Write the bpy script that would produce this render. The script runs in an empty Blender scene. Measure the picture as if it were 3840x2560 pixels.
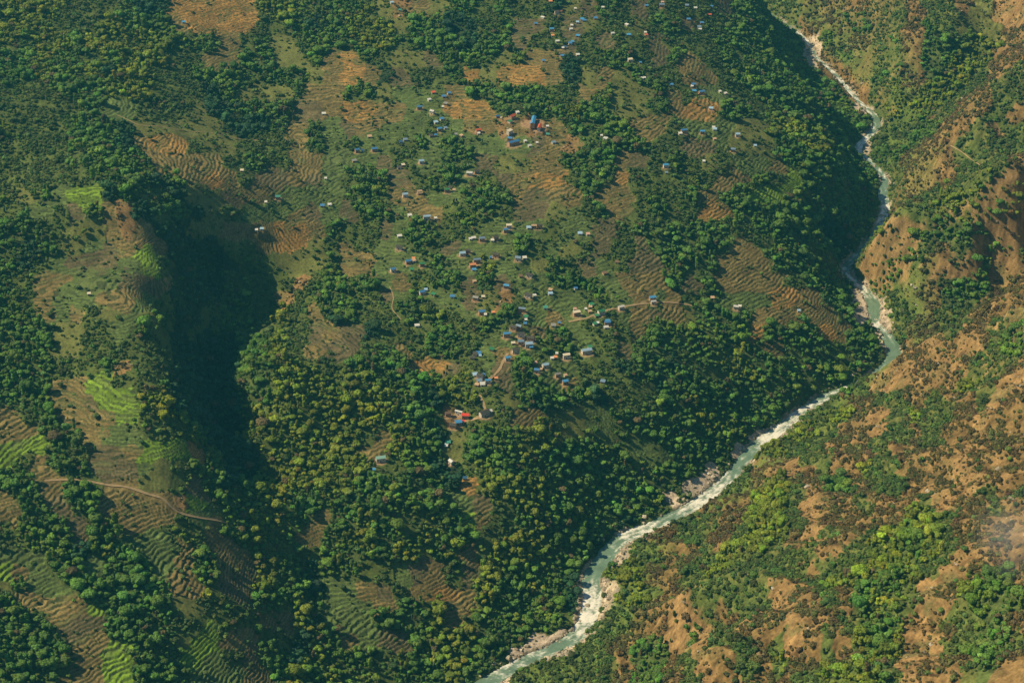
import bpy, bmesh, math, random
import numpy as np
from mathutils import Vector, Matrix
random.seed(7)
rng = np.random.default_rng(11)
SC = bpy.context.scene
COL = SC.collection
# ------------------------------------------------------------------ camera
CH, PITCH, HFOV = 1000.0, math.radians(30.0), math.radians(30.0)
FP = 1176.0 / math.tan(HFOV / 2)             # focal length in survey pixels (2352 x 1568)
cam_d = bpy.data.cameras.new('camera')
cam = bpy.data.objects.new('camera', cam_d); COL.objects.link(cam)
cam.location = (0, 0, CH); cam.rotation_euler = (math.pi / 2 - PITCH, 0, 0)
cam_d.angle = HFOV; cam_d.clip_start = 5; cam_d.clip_end = 20000
SC.camera = cam
# ------------------------------------------------------------------ sky, sun, exposure
SUN_EL, SUN_AZ = math.radians(45.0), math.radians(8.0)    # sun stands on the left (-X), slightly beyond
w = bpy.data.worlds.new('World'); SC.world = w; w.use_nodes = True
nt = w.node_tree
sky = nt.nodes.new('ShaderNodeTexSky'); sky.sky_type = 'NISHITA'; sky.sun_disc = False
sky.sun_elevation = SUN_EL; sky.sun_rotation = math.radians(270.0) + SUN_AZ
sky.altitude = 1500; sky.air_density = 1.2; sky.dust_density = 0.6; sky.ozone_density = 2.0
nt.links.new(sky.outputs[0], nt.nodes['Background'].inputs[0])
nt.nodes['Background'].inputs[1].default_value = 0.068
sd = bpy.data.lights.new('sun', 'SUN'); sun = bpy.data.objects.new('sun', sd); COL.objects.link(sun)
sd.energy = 5.0; sd.angle = math.radians(0.5); sd.color = (1.0, 0.84, 0.53)
sv = Vector((-math.cos(SUN_EL) * math.cos(SUN_AZ), math.cos(SUN_EL) * math.sin(SUN_AZ), math.sin(SUN_EL)))
sun.rotation_euler = sv.to_track_quat('Z', 'Y').to_euler(); sun.location = (0, 0, 1500)
SC.view_settings.view_transform = 'Standard'; SC.view_settings.look = 'None'
SC.view_settings.exposure = 0.38; SC.view_settings.gamma = 1.0
SC.cycles.max_bounces = 4; SC.cycles.diffuse_bounces = 2; SC.cycles.glossy_bounces = 2
SC.cycles.transmission_bounces = 2; SC.cycles.volume_bounces = 0; SC.cycles.transparent_max_bounces = 4
SC.cycles.caustics_reflective = False; SC.cycles.caustics_refractive = False
# ------------------------------------------------------------------ survey helpers
cp, sp = math.cos(PITCH), math.sin(PITCH)
def ray(u, v):
    u = np.asarray(u, float); v = np.asarray(v, float)
    a = (u - 1176) / FP; b = (784 - v) / FP
    return np.stack([a, cp + b * sp, -sp + b * cp], -1)
def at_z(u, v, z):
    d = ray(u, v); t = (np.asarray(z, float) - CH) / d[..., 2]
    return np.stack([d[..., 0] * t, d[..., 1] * t, CH + d[..., 2] * t], -1)
def survey(x, y, z):                         # bearing and dip of a ground point in the survey sheet
    zz = z - CH
    f = y * cp - zz * sp; up = y * sp + zz * cp
    return 1176 + FP * x / f, 784 - FP * up / f
# gradient noise on arrays
_P = rng.permutation(256); _P = np.concatenate([_P, _P, _P])
_G = np.stack([np.cos(np.arange(256) * 2.39996), np.sin(np.arange(256) * 2.39996)], -1)
def noise(x, y):
    xi = np.floor(x).astype(np.int64); yi = np.floor(y).astype(np.int64)
    xf = (x - xi); yf = (y - yi)
    X = xi & 255; Y = yi & 255
    def g(ix, iy, dx, dy):
        k = _P[_P[ix] + iy]; return _G[k, 0] * dx + _G[k, 1] * dy
    ux = xf * xf * xf * (xf * (xf * 6 - 15) + 10); uy = yf * yf * yf * (yf * (yf * 6 - 15) + 10)
    a = g(X, Y, xf, yf); b = g(X + 1, Y, xf - 1, yf); c = g(X, Y + 1, xf, yf - 1); d = g(X + 1, Y + 1, xf - 1, yf - 1)
    r = a + ux * (b - a); s = c + ux * (d - c)
    return (r + uy * (s - r)) * 1.5
def fbm(x, y, L, o=4, off=0.0):
    r = 0; a = 1.0; f = 1.0 / L; t = 0
    for k in range(o):
        r = r + a * noise(x * f + off + 17.3 * k, y * f - off + 9.1 * k); t += a; a *= 0.5; f *= 2.03
    return r / t * 1.3
def sstep(a, b, x):
    t = np.clip((x - a) / (b - a), 0, 1); return t * t * (3 - 2 * t)
# ------------------------------------------------------------------ river course (survey u, v, half width m, white water 0..1)
def zr_of(v):                                 # river level climbs upstream
    d = np.radians(30.0) + np.arctan((np.asarray(v, float) - 784) / FP)
    return np.clip((CH / np.tan(d) - 1190) * 0.02, -4, 60)
RIV = [(1000,1660,12,.4),(1060,1605,12,.5),(1130,1560,10,.35),(1210,1517,9,.5),(1290,1482,10,.25),(1335,1448,11,.7),(1352,1410,13,.95),(1360,1365,13,.9),
 (1358,1325,12,.15),(1380,1292,12,.05),(1412,1252,13,.3),(1450,1228,12,.8),(1490,1212,11,.8),(1540,1188,10,.35),(1590,1163,10,.85),(1640,1128,10,.85),
 (1685,1085,9,.4),(1722,1040,10,.25),(1760,1007,12,.95),(1800,978,10,.8),(1850,940,9,.8),(1900,910,9,.5),(1945,895,9,.8),(2000,868,9,.5),(2040,838,10,.2),(2053,812,11,.05),
 (2046,785,11,.05),(2030,762,9,.6),(2010,742,7,.7),(2008,722,9,.1),(2006,696,11,.05),(1990,672,9,.7),(1965,650,7,.7),(1942,628,7,.8),(1948,607,8,.3),(1972,583,8,.4),
 (1995,558,8,.3),(2014,532,8,.3),(2026,505,9,.7),(2032,475,10,.8),(2028,445,10,.25),(2033,420,8,.2),(2022,395,6,.5),(1995,368,6,.4),(1972,345,7,.9),(1985,322,8,.9),(2008,300,8,.5),
 (2014,280,8,.15),(2000,258,8,.6),(1975,236,6,.7),(1950,208,5,.8),(1925,178,5,.7),(1895,150,4,.7),(1872,130,5,.6),(1862,108,6,.6),(1848,90,6,.9),(1825,70,5,.6),
 (1795,50,5,.4),(1765,30,6,.4),(1735,15,7,.4),(1700,-5,7,.4),(1640,-40,7,.4),(1560,-80,7,.4)]
rv = np.array(RIV, float); rv[:, 2] = rv[:, 2] * np.where(rv[:, 1] < 660, 0.42, 0.5) + 0.5
rz = zr_of(rv[:, 1]); rxy = at_z(rv[:, 0], rv[:, 1], rz)
def catmull(P, n):
    P = np.asarray(P, float); Q = np.vstack([2 * P[0] - P[1], P, 2 * P[-1] - P[-2]]); out = []
    for i in range(1, len(Q) - 2):
        t = np.linspace(0, 1, n, endpoint=False)[:, None]
        a, b, c, d = Q[i - 1], Q[i], Q[i + 1], Q[i + 2]
        out.append(0.5 * (2 * b + (c - a) * t + (2 * a - 5 * b + 4 * c - d) * t ** 2 + (3 * b - a - 3 * c + d) * t ** 3))
    return np.vstack(out + [Q[-2][None]])
RC = catmull(np.column_stack([rxy, rv[:, 2], rv[:, 3]]), 8)   # x y z halfwidth foam
# ------------------------------------------------------------------ relief (survey u, v, height)
CTRL = [
 # upper left slopes
 (0,0,262),(0,200,246),(0,400,228),(0,600,208),(0,784,190),(0,1000,166),(0,1250,142),(0,1568,112),(-300,300,270),(-300,900,215),(-300,1500,150),
 (150,100,240),(400,120,216),(600,100,206),(600,300,176),(560,420,182),(700,400,168),(800,200,186),(800,0,222),(400,0,240),
 (100,500,226),(200,350,236),(250,600,198),(200,780,184),(200,950,166),(100,1150,150),(250,1100,146),(300,1250,122),(150,1400,118),(400,1350,105),(300,1500,99),(500,1500,76),(530,1400,85),
 # shadowed ridge crest
 (200,150,238),(270,250,230),(335,335,216),(395,430,206),(405,520,199),(385,620,197),(372,720,188),(378,820,175),(408,920,163),(448,1010,147),(505,1110,121),(560,1200,97),(605,1300,72),(650,1400,56),(710,1500,34),(552,760,112),(564,820,119),(564,900,116),(582,1000,106),(598,1100,97),(630,1190,84),(665,1290,67),
 # ravine floor right of the crest
 (400,330,212),(440,440,200),(490,440,190),(458,535,169),(490,585,146),(540,640,122),(472,660,126),(590,700,104),(472,790,110),(482,900,88),(425,570,176),(413,630,170),(402,720,156),(410,820,144),(440,920,132),(482,1010,118),(532,1100,104),(350,620,197),(335,720,189),(340,820,176),(545,1040,60),(595,1160,66),(700,1320,50),(790,1440,34),(900,1540,12),
 # forest shoulder between the two ravines
 (468,510,175),(525,556,155),(580,603,132),(640,655,114),(700,725,118),(830,800,120),(950,880,106),(1010,960,90),(640,800,126),(640,950,110),(720,900,114),(750,1020,88),(720,1150,82),(850,1100,84),
 (900,1000,88),(950,1150,72),(820,1260,60),(1000,1250,50),(900,1380,36),(1000,1450,16),(1080,1400,20),(1150,1250,36),
 # shallow ravine behind it
 (640,590,132),(740,680,118),(880,760,110),(1000,850,96),(1040,960,84),(1035,1080,66),(1060,1160,58),
 # village slope
 (900,550,134),(1000,640,122),(1100,760,108),(1100,880,98),(1150,1000,84),(1200,1120,58),(1300,1100,46),(1300,980,68),(1400,1080,32),(1450,950,60),(1560,1030,30),(1600,920,46),
 (1200,850,96),(1300,760,98),(1300,620,116),(1150,560,132),(1000,450,150),(1200,430,150),(1220,300,166),(1050,250,172),(950,320,164),(1300,330,160),(1450,420,140),(1400,560,122),(1550,560,108),
 (1500,700,94),(1600,780,70),(1700,700,72),(1700,850,44),(1800,880,28),(1850,780,42),(1930,790,32),(1750,600,84),(1850,640,58),(1900,690,46),(1960,780,28),(1850,520,74),(1900,560,56),
 (1400,280,166),(1500,350,150),(1600,450,126),(1700,480,110),(1650,330,136),(1800,400,104),(1880,450,78),(1940,480,54),(1960,540,32),(1800,280,110),(1900,330,78),(1940,400,70),
 (1350,150,190),(1200,120,196),(1000,80,206),(1200,0,214),(1450,60,190),(1550,200,164),(1700,180,132),(1820,180,92),(1900,240,72),(1650,60,150),(1780,90,90),(1500,-60,200),(1000,-80,226),(1700,-60,120),(300,-100,262),
 # near right slope
 (1300,1568,14),(1400,1500,22),(1420,1350,22),(1500,1280,26),(1500,1400,46),(1560,1480,56),(1555,1568,72),(1590,1380,90),(1604,1480,138),(1612,1568,168),
 (1700,1568,172),(1850,1568,196),(2000,1568,214),(2200,1568,240),(2352,1568,262),(2500,1568,285),(2700,1400,300),
 (1650,1180,30),(1700,1300,92),(1620,1300,66),(1800,1400,150),(1750,1100,40),(1850,1020,36),(1850,1200,110),(2000,1300,168),(2000,1100,110),(2000,960,52),(2150,1200,186),(2150,1450,218),
 (2150,960,112),(2200,1080,160),(2352,1350,250),(2352,1150,222),(2352,950,190),(2352,800,172),(2250,850,130),(2700,900,250),
 # its skyline and the side valley behind it
 (1958,884,26),(2040,846,60),(2150,778,104),(2250,728,142),(2352,676,178),(2550,560,225),(2070,800,20),(2120,745,26),(2190,670,44),(2270,590,70),(2352,520,96),(2550,380,170),
 # second spur
 (1990,640,20),(2030,600,46),(2100,560,72),(2180,520,96),(2260,470,122),(2352,400,156),(2150,620,62),(2230,560,90),
 (1977,586,32),(2002,552,60),(2060,494,94),(2130,470,78),(2200,430,104),
 # third spur with the brown face
 (2060,440,40),(2100,390,76),(2160,330,112),(2230,260,146),(2300,180,172),(2380,110,200),(2600,-20,240),(2250,380,116),(2352,300,146),
 # green valley and far spurs
 (2050,330,30),(2120,250,54),(2200,180,78),(2280,110,104),(2352,40,150),(2060,230,58),(2000,180,50),(2100,120,96),(2180,60,126),(2250,-30,150),(2050,40,104),(1950,100,50),(1920,50,62),(1980,0,96),(1850,0,62),
 (2100,-60,150),(2400,-60,190),(1800,-60,60),(1900,-100,110),
]
ct = np.array(CTRL, float)
cw = at_z(ct[:, 0], ct[:, 1], ct[:, 2])
sel = np.arange(0, len(rxy), 2)
PX = np.concatenate([cw[:, 0], rxy[sel, 0], [-1500, 1600, -2200, 2400, 0, -600, 600]])
PY = np.concatenate([cw[:, 1], rxy[sel, 1], [700, 700, 4300, 4300, 4600, 600, 500]])
PZ = np.concatenate([cw[:, 2], rz[sel], [330, 560, 480, 420, 330, 190, 420]])
SCL = 500.0
def _U(d2): return d2 * np.log(d2 + 1e-9) * 0.5
def tps_fit():
    n = len(PX); A = np.zeros((n + 3, n + 3)); X = np.stack([PX, PY], -1) / SCL
    d2 = ((X[:, None] - X[None]) ** 2).sum(-1); A[:n, :n] = _U(d2) + np.eye(n) * 0.0006
    A[:n, n] = 1; A[:n, n + 1:] = X; A[n, :n] = 1; A[n + 1:, :n] = X.T
    return X, np.linalg.solve(A, np.concatenate([PZ, [0, 0, 0]]))
_X, _W = tps_fit()
def tps(x, y):
    sh = x.shape; x = x.ravel() / SCL; y = y.ravel() / SCL; r = np.empty(len(x))
    for i in range(0, len(x), 60000):
        a = x[i:i + 60000]; b = y[i:i + 60000]
        d2 = (a[:, None] - _X[None, :, 0]) ** 2 + (b[:, None] - _X[None, :, 1]) ** 2
        r[i:i + 60000] = _U(d2) @ _W[:-3] + _W[-3] + a * _W[-2] + b * _W[-1]
    return r.reshape(sh)
# ------------------------------------------------------------------ ground grid (fan-shaped so its cells keep in step with distance)
NJ, NI = 1500, 1750
S0, S1, Y0, Y1 = -0.46, 0.46, 720.0, 3900.0
js = np.linspace(S0, S1, NJ); iy = Y0 * (Y1 / Y0) ** (np.linspace(0, 1, NI))
GY = np.repeat(iy[:, None], NJ, 1); GX = GY * js[None, :]
# smooth relief on a coarser fan, then bicubic-free upsample by direct evaluation of every 5th node
KC = 5
ci = np.arange(0, NI + KC, KC); cj = np.arange(0, NJ + KC, KC)
cy = Y0 * (Y1 / Y0) ** (ci / (NI - 1)); cs = S0 + (S1 - S0) * cj / (NJ - 1)
CY = np.repeat(cy[:, None], len(cs), 1); CXg = CY * cs[None, :]
CZ = tps(CXg, CY)
def up_axis(A, n, ax):                        # cubic resampling along one axis
    A = np.moveaxis(A, ax, 0); t = np.arange(n) / KC; i = np.floor(t).astype(int); f = (t - i)[:, None]
    m = len(A) - 1
    p0, p1, p2, p3 = A[np.clip(i - 1, 0, m)], A[np.clip(i, 0, m)], A[np.clip(i + 1, 0, m)], A[np.clip(i + 2, 0, m)]
    r = 0.5 * (2 * p1 + (p2 - p0) * f + (2 * p0 - 5 * p1 + 4 * p2 - p3) * f ** 2 + (3 * p1 - p0 - 3 * p2 + p3) * f ** 3)
    return np.moveaxis(r, 0, ax)
Z0 = up_axis(up_axis(CZ, NI, 0), NJ, 1)
def gidx(x, y):
    s = x / y
    fi = np.log(np.clip(y, Y0, Y1) / Y0) / math.log(Y1 / Y0) * (NI - 1); fj = (s - S0) / (S1 - S0) * (NJ - 1)
    return np.clip(fi, 0, NI - 1.001), np.clip(fj, 0, NJ - 1.001)
def gsample(A, x, y):
    fi, fj = gidx(np.asarray(x, float), np.asarray(y, float)); i = fi.astype(int); j = fj.astype(int); a = fi - i; b = fj - j
    return (A[i, j] * (1 - a) * (1 - b) + A[i + 1, j] * a * (1 - b) + A[i, j + 1] * (1 - a) * b + A[i + 1, j + 1] * a * b)
# distance to river on the grid: splat the centre line
def river_field():
    D = np.full((NI, NJ), 1e9); L = np.zeros((NI, NJ)); Wd = np.zeros((NI, NJ))
    seg = RC
    dense = []
    for k in range(len(seg) - 1):
        n = max(2, int(np.hypot(*(seg[k + 1, :2] - seg[k, :2])) / 3)); t = np.linspace(0, 1, n, endpoint=False)[:, None]
        dense.append(seg[k] + (seg[k + 1] - seg[k]) * t)
    dense = np.vstack(dense)
    for x, y, z, hw, fo in dense:
        fi, fj = gidx(np.array(x), np.array(y)); R = 75.0
        di = int(R / (y * math.log(Y1 / Y0) / (NI - 1))) + 1; dj = int(R / (y * (S1 - S0) / (NJ - 1))) + 1
        i0, i1 = max(0, int(fi) - di), min(NI, int(fi) + di); j0, j1 = max(0, int(fj) - dj), min(NJ, int(fj) + dj)
        d = np.hypot(GX[i0:i1, j0:j1] - x, GY[i0:i1, j0:j1] - y); s = D[i0:i1, j0:j1]; m = d < s
        s[m] = d[m]; L[i0:i1, j0:j1][m] = z; Wd[i0:i1, j0:j1][m] = hw
    return D, L, Wd
RD, RL, RW = river_field()
# ------------------------------------------------------------------ land use survey (one letter per 39 x 39 survey px; B forest also paints in ravine shade)
LA = """YYYYSSSFBBOOOOOYYFFF|YYYSSSYFFFTOOOOSYFBF|YFYYFYYYYYFFFTSFMFFF|FFYFFYFYYYSSTTFFMMFT|FFYFFYBYYSSFFFFFFFMT|SSSFFFYYYSSSBFMMMFTT|SSSSSFGGSSSMBBFFFDDT|YSSSFFFBMMMMMBBBFTFG
SSSSFFFBTOOSMMSSSTFG|SSSSFFFFFTTTTSFFSTTG|SSSSSFFFFBFTOTSDDTDG|YMFGLLBFSSBMMDTTGGGG|SGGSDFTRBFFBMSGGGTDG|FFSSMMTRTBBMMTTTOOTF|FBFFMGDTLTBBBSSTOOMS|FBSGDDDGLSBBBBFSMMMF
FSTTGGGDDTBBBFFSSRSF|FSTGGGTTGSBBBFFSRSFF|FFTGTSMGMFBBSFFSYSTB|FFFMMSGGFSBSBFFSYSDT|FFFMMSSSSSBBBBFFYSTD|FFFSSSFRSSBBBBFFYYSS|FFFTTLLSSFBBBBFFYYYY|FFFTTDLLYYBBBBFFYYYY
TSFTTTTLSYFBBBYYYYYY|TTFFFTGGFSSFBBYYYYYY|LLLFSDDTLLLOFBBYYYYY|FSTFFDDDGMSFFBBYYYYY|FFTTFFTTMMSDFBFYYYYY|TFFDFFTTTTRLGFFYYFFY|TFFFDFFTTTSGTFFYYFTF|SFFFDFFGGGYSTTFYFTTF
GGGFBYFFGGTFFTTFYFSF|LTGFFGFFFGTFFTDYFFBF|MFGGFFFFFFTTYDDYFFBG|FTTTTLFFFFMMSSDFFYFG|FFSTDDFFFFSSLSSTTYBG|FFFFDTFFFFMLLTTFSBYF|FFFFTTLFFFFLGSDFFBYF|FFFFTTLLFFFGGGTTFYFY"""
LB = """FYMRTMFFSFSSBMDFSDSS|YYYMFFBBSFDDSDMSSMFF|FYYFFFFBFFDSSDSDSSDS|OFSMMDFFFMFTTBSFFSDF|OTBDSSFOMOOOTBMTMFSS|FFMGGGTFFFFFSSTFMMFT|OOTTGGOOOFSFFYFFMMFT|DTGGGSGTTRTRTFFFFTTS
FGGSFGFGGGGDTRFFFFSS|GGDSGGFFDMMTTFFFTDSF|FFFDSFFGSDTOOSFFOSSS|FFYTTGGFFFTDTTFTTSFS|DFFGTTSFFSDDMGSFTSFS|SSDGFFSFGGGGSGGDSFSF|TSGGFSDGGGFSGMSDSDFF|TTGGGFGGYGGMFSDGSDDF
FFGTSFFDFDGGFFFGTTTF|FSDGFGGDMRSGGGFFGTGT|FSSFFYSGSFFGTGSSGTDT|DBSSSFFSFGGDFGGSSTFF|DSFTSFFSGTGFFFGSDFFF|FFFFOODSGDFGGGSSBFFB|YYFFFFYYSDFFGTSSSFBF|YYYFFBYYSMFBFFFBSSFF
YYYYFSRSSSTTSMGGFFFF|YSTYFBMFFFFYYMFGFFFF|YTTYFFMFFFYYFFFYFGGF|YYSSFBBSYFFFFFFFFFFF|YFFFSFBOYYYYFFFFFFBS|FFFFFFGGDYYYFFFFFFFX|FYFFSYFLTSFYFFFFBFSS|YYFFSYFFGSYYFFFBXSss
FYFYYFYTFYYYFFFBXSSs|FSSGDTSDYYFFFFXFYYss|GTDSTOOTYFFYFBXXYYSs|GGTFFYTTYFFFFBXXYYss|GGFFFYTYFFYFFSXSSsss|TGDDFYYYFFFXXXSSssFs|FFSYFYYFFFXXXSSSsFFs|FFSFFFYFFXSSSSSSsFFs"""
LC = """SSDFFSSssssSSsSSsMRR|DSSFFFFssFFSSsFSMMMs|SSFFFFFXFssSFsFFFYYs|TSFFFFFXsFRSYsFFYYss|TTSFFFFFssRFFsFYYSsS|SGGSFFFFFssSYsYYSsSS|OOFFSFFFFFXFYYYSssSs|GGGMMYYFFFFSSSFssSRS
DDGMMFFYYFXSSFssSSSS|SMSGGTFFFFFFFsssSSSs|YSTTFSLFFFFFSsssSYSs|FTFFLLFFFFFFSsSYYFFY|SOOFFFFFFFFFsSYYYYFY|FFFSFFFFBBYYSsFFFFss|FFFTFFFFFBSSSFSsSSFS|FFTTTFFFFXSSFFssSFRs
DFTTTTSFFFXFFRsSFFRs|SFGGGOOTFFXXSRsFFFss|MFFFTTTTTFXXSSsSSsST|FFFFOFFFOTFXSssSssSF|FFSYFTFFFFFFssRsRsFF|FFYYFFFFFFFSRssRsSSs|FFFFYFFFFFSRRsssYSsR|YFFFFFFXSssSSsSSsSRs
FYFFFFXSYYsRSYSSsRss|FFFFXXYYSssRSsSsssss|FFFXYYSSRssSssssRsss|FXSSRRRsSsYSSsssRsRs|XXSSsYssFFsSSsRsRSsS|SsssYYSRssSsssSRssSs|SSssYYSRsssssYYSsssR|SssSYYsRSssSYFYSsssR
sSYYYSSSssSYYFYSRsss|SYYSSSSsSSYYFYSRssFs|SSSSSRsSYYFFFYRsYFFs|RSsSSRssSsFYYSRsYFFF|FRSsssRssSSFFsRsSFFs|FRSSsSRsSsYFYRRSSFFS|SRsSsYssSsFYYRRssFFs|SRssSssSYYYFSRssSFss"""
KINDS = 'FYBSsRTODGLMX'
def _rows(t): return t.replace('\n', '|').split('|')
LAND = [a + b + c for a, b, c in zip(_rows(LA), _rows(LB), _rows(LC))]
LM = np.array([[KINDS.index(ch) for ch in r] for r in LAND])
assert LM.shape == (40, 60), LM.shape
TERR = np.array([k in 'TODGL' for k in KINDS])
def landuse(x, y, z, seed=0.0):
    wx = x + 9 * fbm(x, y, 38, 3, 3.1) + 3 * noise(x / 7, y / 7 + 5); wy = y + 15 * fbm(x, y, 38, 3, 8.7) + 4 * noise(x / 7 + 9, y / 7)
    u, v = survey(wx, wy, z)
    a = np.clip(u / 39.2 - 0.5, 0, 58.999); b = np.clip(v / 39.2 - 0.5, 0, 38.999)
    i = b.astype(int); j = a.astype(int); fb = b - i; fa = a - j
    corners = [(LM[i, j], (1 - fa) * (1 - fb)), (LM[i, j + 1], fa * (1 - fb)), (LM[i + 1, j], (1 - fa) * fb), (LM[i + 1, j + 1], fa * fb)]
    best = np.full(x.shape, -9.0); kind = np.zeros(x.shape, np.int8)
    for k in range(len(KINDS)):
        wgt = sum(np.where(c == k, q, 0) for c, q in corners)
        wgt = np.where(wgt > 0, wgt - (0.15 if KINDS[k] in 'FYB' else 0) + 0.13 * noise(x / 17 + k * 3.7, y / 23 - k * 5.1) + 0.12 * noise(x / 6 + k * 9.1, y / 8 + k * 2.3), -9)
        m = wgt > best; best[m] = wgt[m]; kind[m] = k
    return kind
# ------------------------------------------------------------------ relief detail
UU, VV = survey(GX, GY, Z0)
side = gsample(np.zeros((NI, NJ)), np.zeros(1), np.full(1, 1000.0))  # keeps the sampler warm
# right bank mask: right of the river line (by nearest centre point order)
rcx = np.interp(GY, RC[:, 1][np.argsort(RC[:, 1])], RC[:, 0][np.argsort(RC[:, 1])])
right = sstep(-30, 50, GX - rcx)
kind0 = landuse(GX, GY, Z0)
terr = TERR[kind0].astype(float) + 0.55 * (kind0 == KINDS.index('M'))
rough = 1 - 0.75 * np.clip(terr, 0, 1)
ridg = 1 - np.abs(fbm(GX + 0.6 * GY, GY * 0.55, 95, 3, 2.2)) * 2
Z = Z0 + 3.2 * fbm(GX, GY, 85, 3, 4.0) + rough * (1.0 + 3.2 * right) * 3.2 * (ridg - 0.55) + right * 4.0 * fbm(GX, GY, 40, 3, 9.9) + (rough + 1.2 * right) * 1.0 * fbm(GX, GY, 14, 3, 1.7)
# carve the river bed
bank = RD - RW
jag = 3.0 * noise(GX / 13, GY / 13) + 1.6 * noise(GX / 5 + 40, GY / 5)
lo = RL - 1.6 + 0.0 * bank
rise = RL + 0.35 + 0.30 * np.clip(bank + jag, 0, 60)
t = sstep(1.0, 14.0, bank)
Zb = np.where(bank < 60, np.maximum(rise * (1 - t) + Z * t, np.where(bank > 2, RL + 0.3 + 0.12 * (bank - 2), -99)), Z)
bed = sstep(-1.0, 2.5, bank + 0.5 * jag)
Z = np.where(RD < 75, lo * (1 - bed) + np.maximum(Zb, RL + 0.4) * bed, Z)
ZS = Z.copy()
def raycast(u, v, A=None):
    A = ZS if A is None else A
    d = ray(u, v); d = d / d[..., 1:2]; ys = np.exp(np.linspace(math.log(Y0 + 5), math.log(Y1 - 5), 1500))
    X = d[:, 0:1] * ys[None]; Zr = CH + d[:, 2:3] * ys[None]; H = gsample(A, X, np.repeat(ys[None], len(d), 0))
    below = Zr < H; k = np.argmax(below, 1); k = np.where(below.any(1), k, len(ys) - 1); k = np.maximum(k, 1)
    r = np.arange(len(d)); g0 = Zr[r, k - 1] - H[r, k - 1]; g1 = Zr[r, k] - H[r, k]; f = g0 / (g0 - g1 + 1e-9)
    y = ys[k - 1] + (ys[k] - ys[k - 1]) * f; x = d[:, 0] * y
    return x, y, gsample(A, x, y)
def in_view(x, y, z, pad=0.0):               # in frame and not behind a hill
    u, v = survey(x, y, z)
    ok = (u > -pad) & (u < 2352 + pad) & (v > -pad) & (v < 1568 + pad)
    T = np.linspace(0.55, 0.985, 60)
    for t_ in T:
        ok &= (CH + (z + 3 - CH) * t_) > np.where(y * t_ > Y0, gsample(ZS, x * t_, np.maximum(y * t_, Y0)), -99)
    return ok
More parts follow.
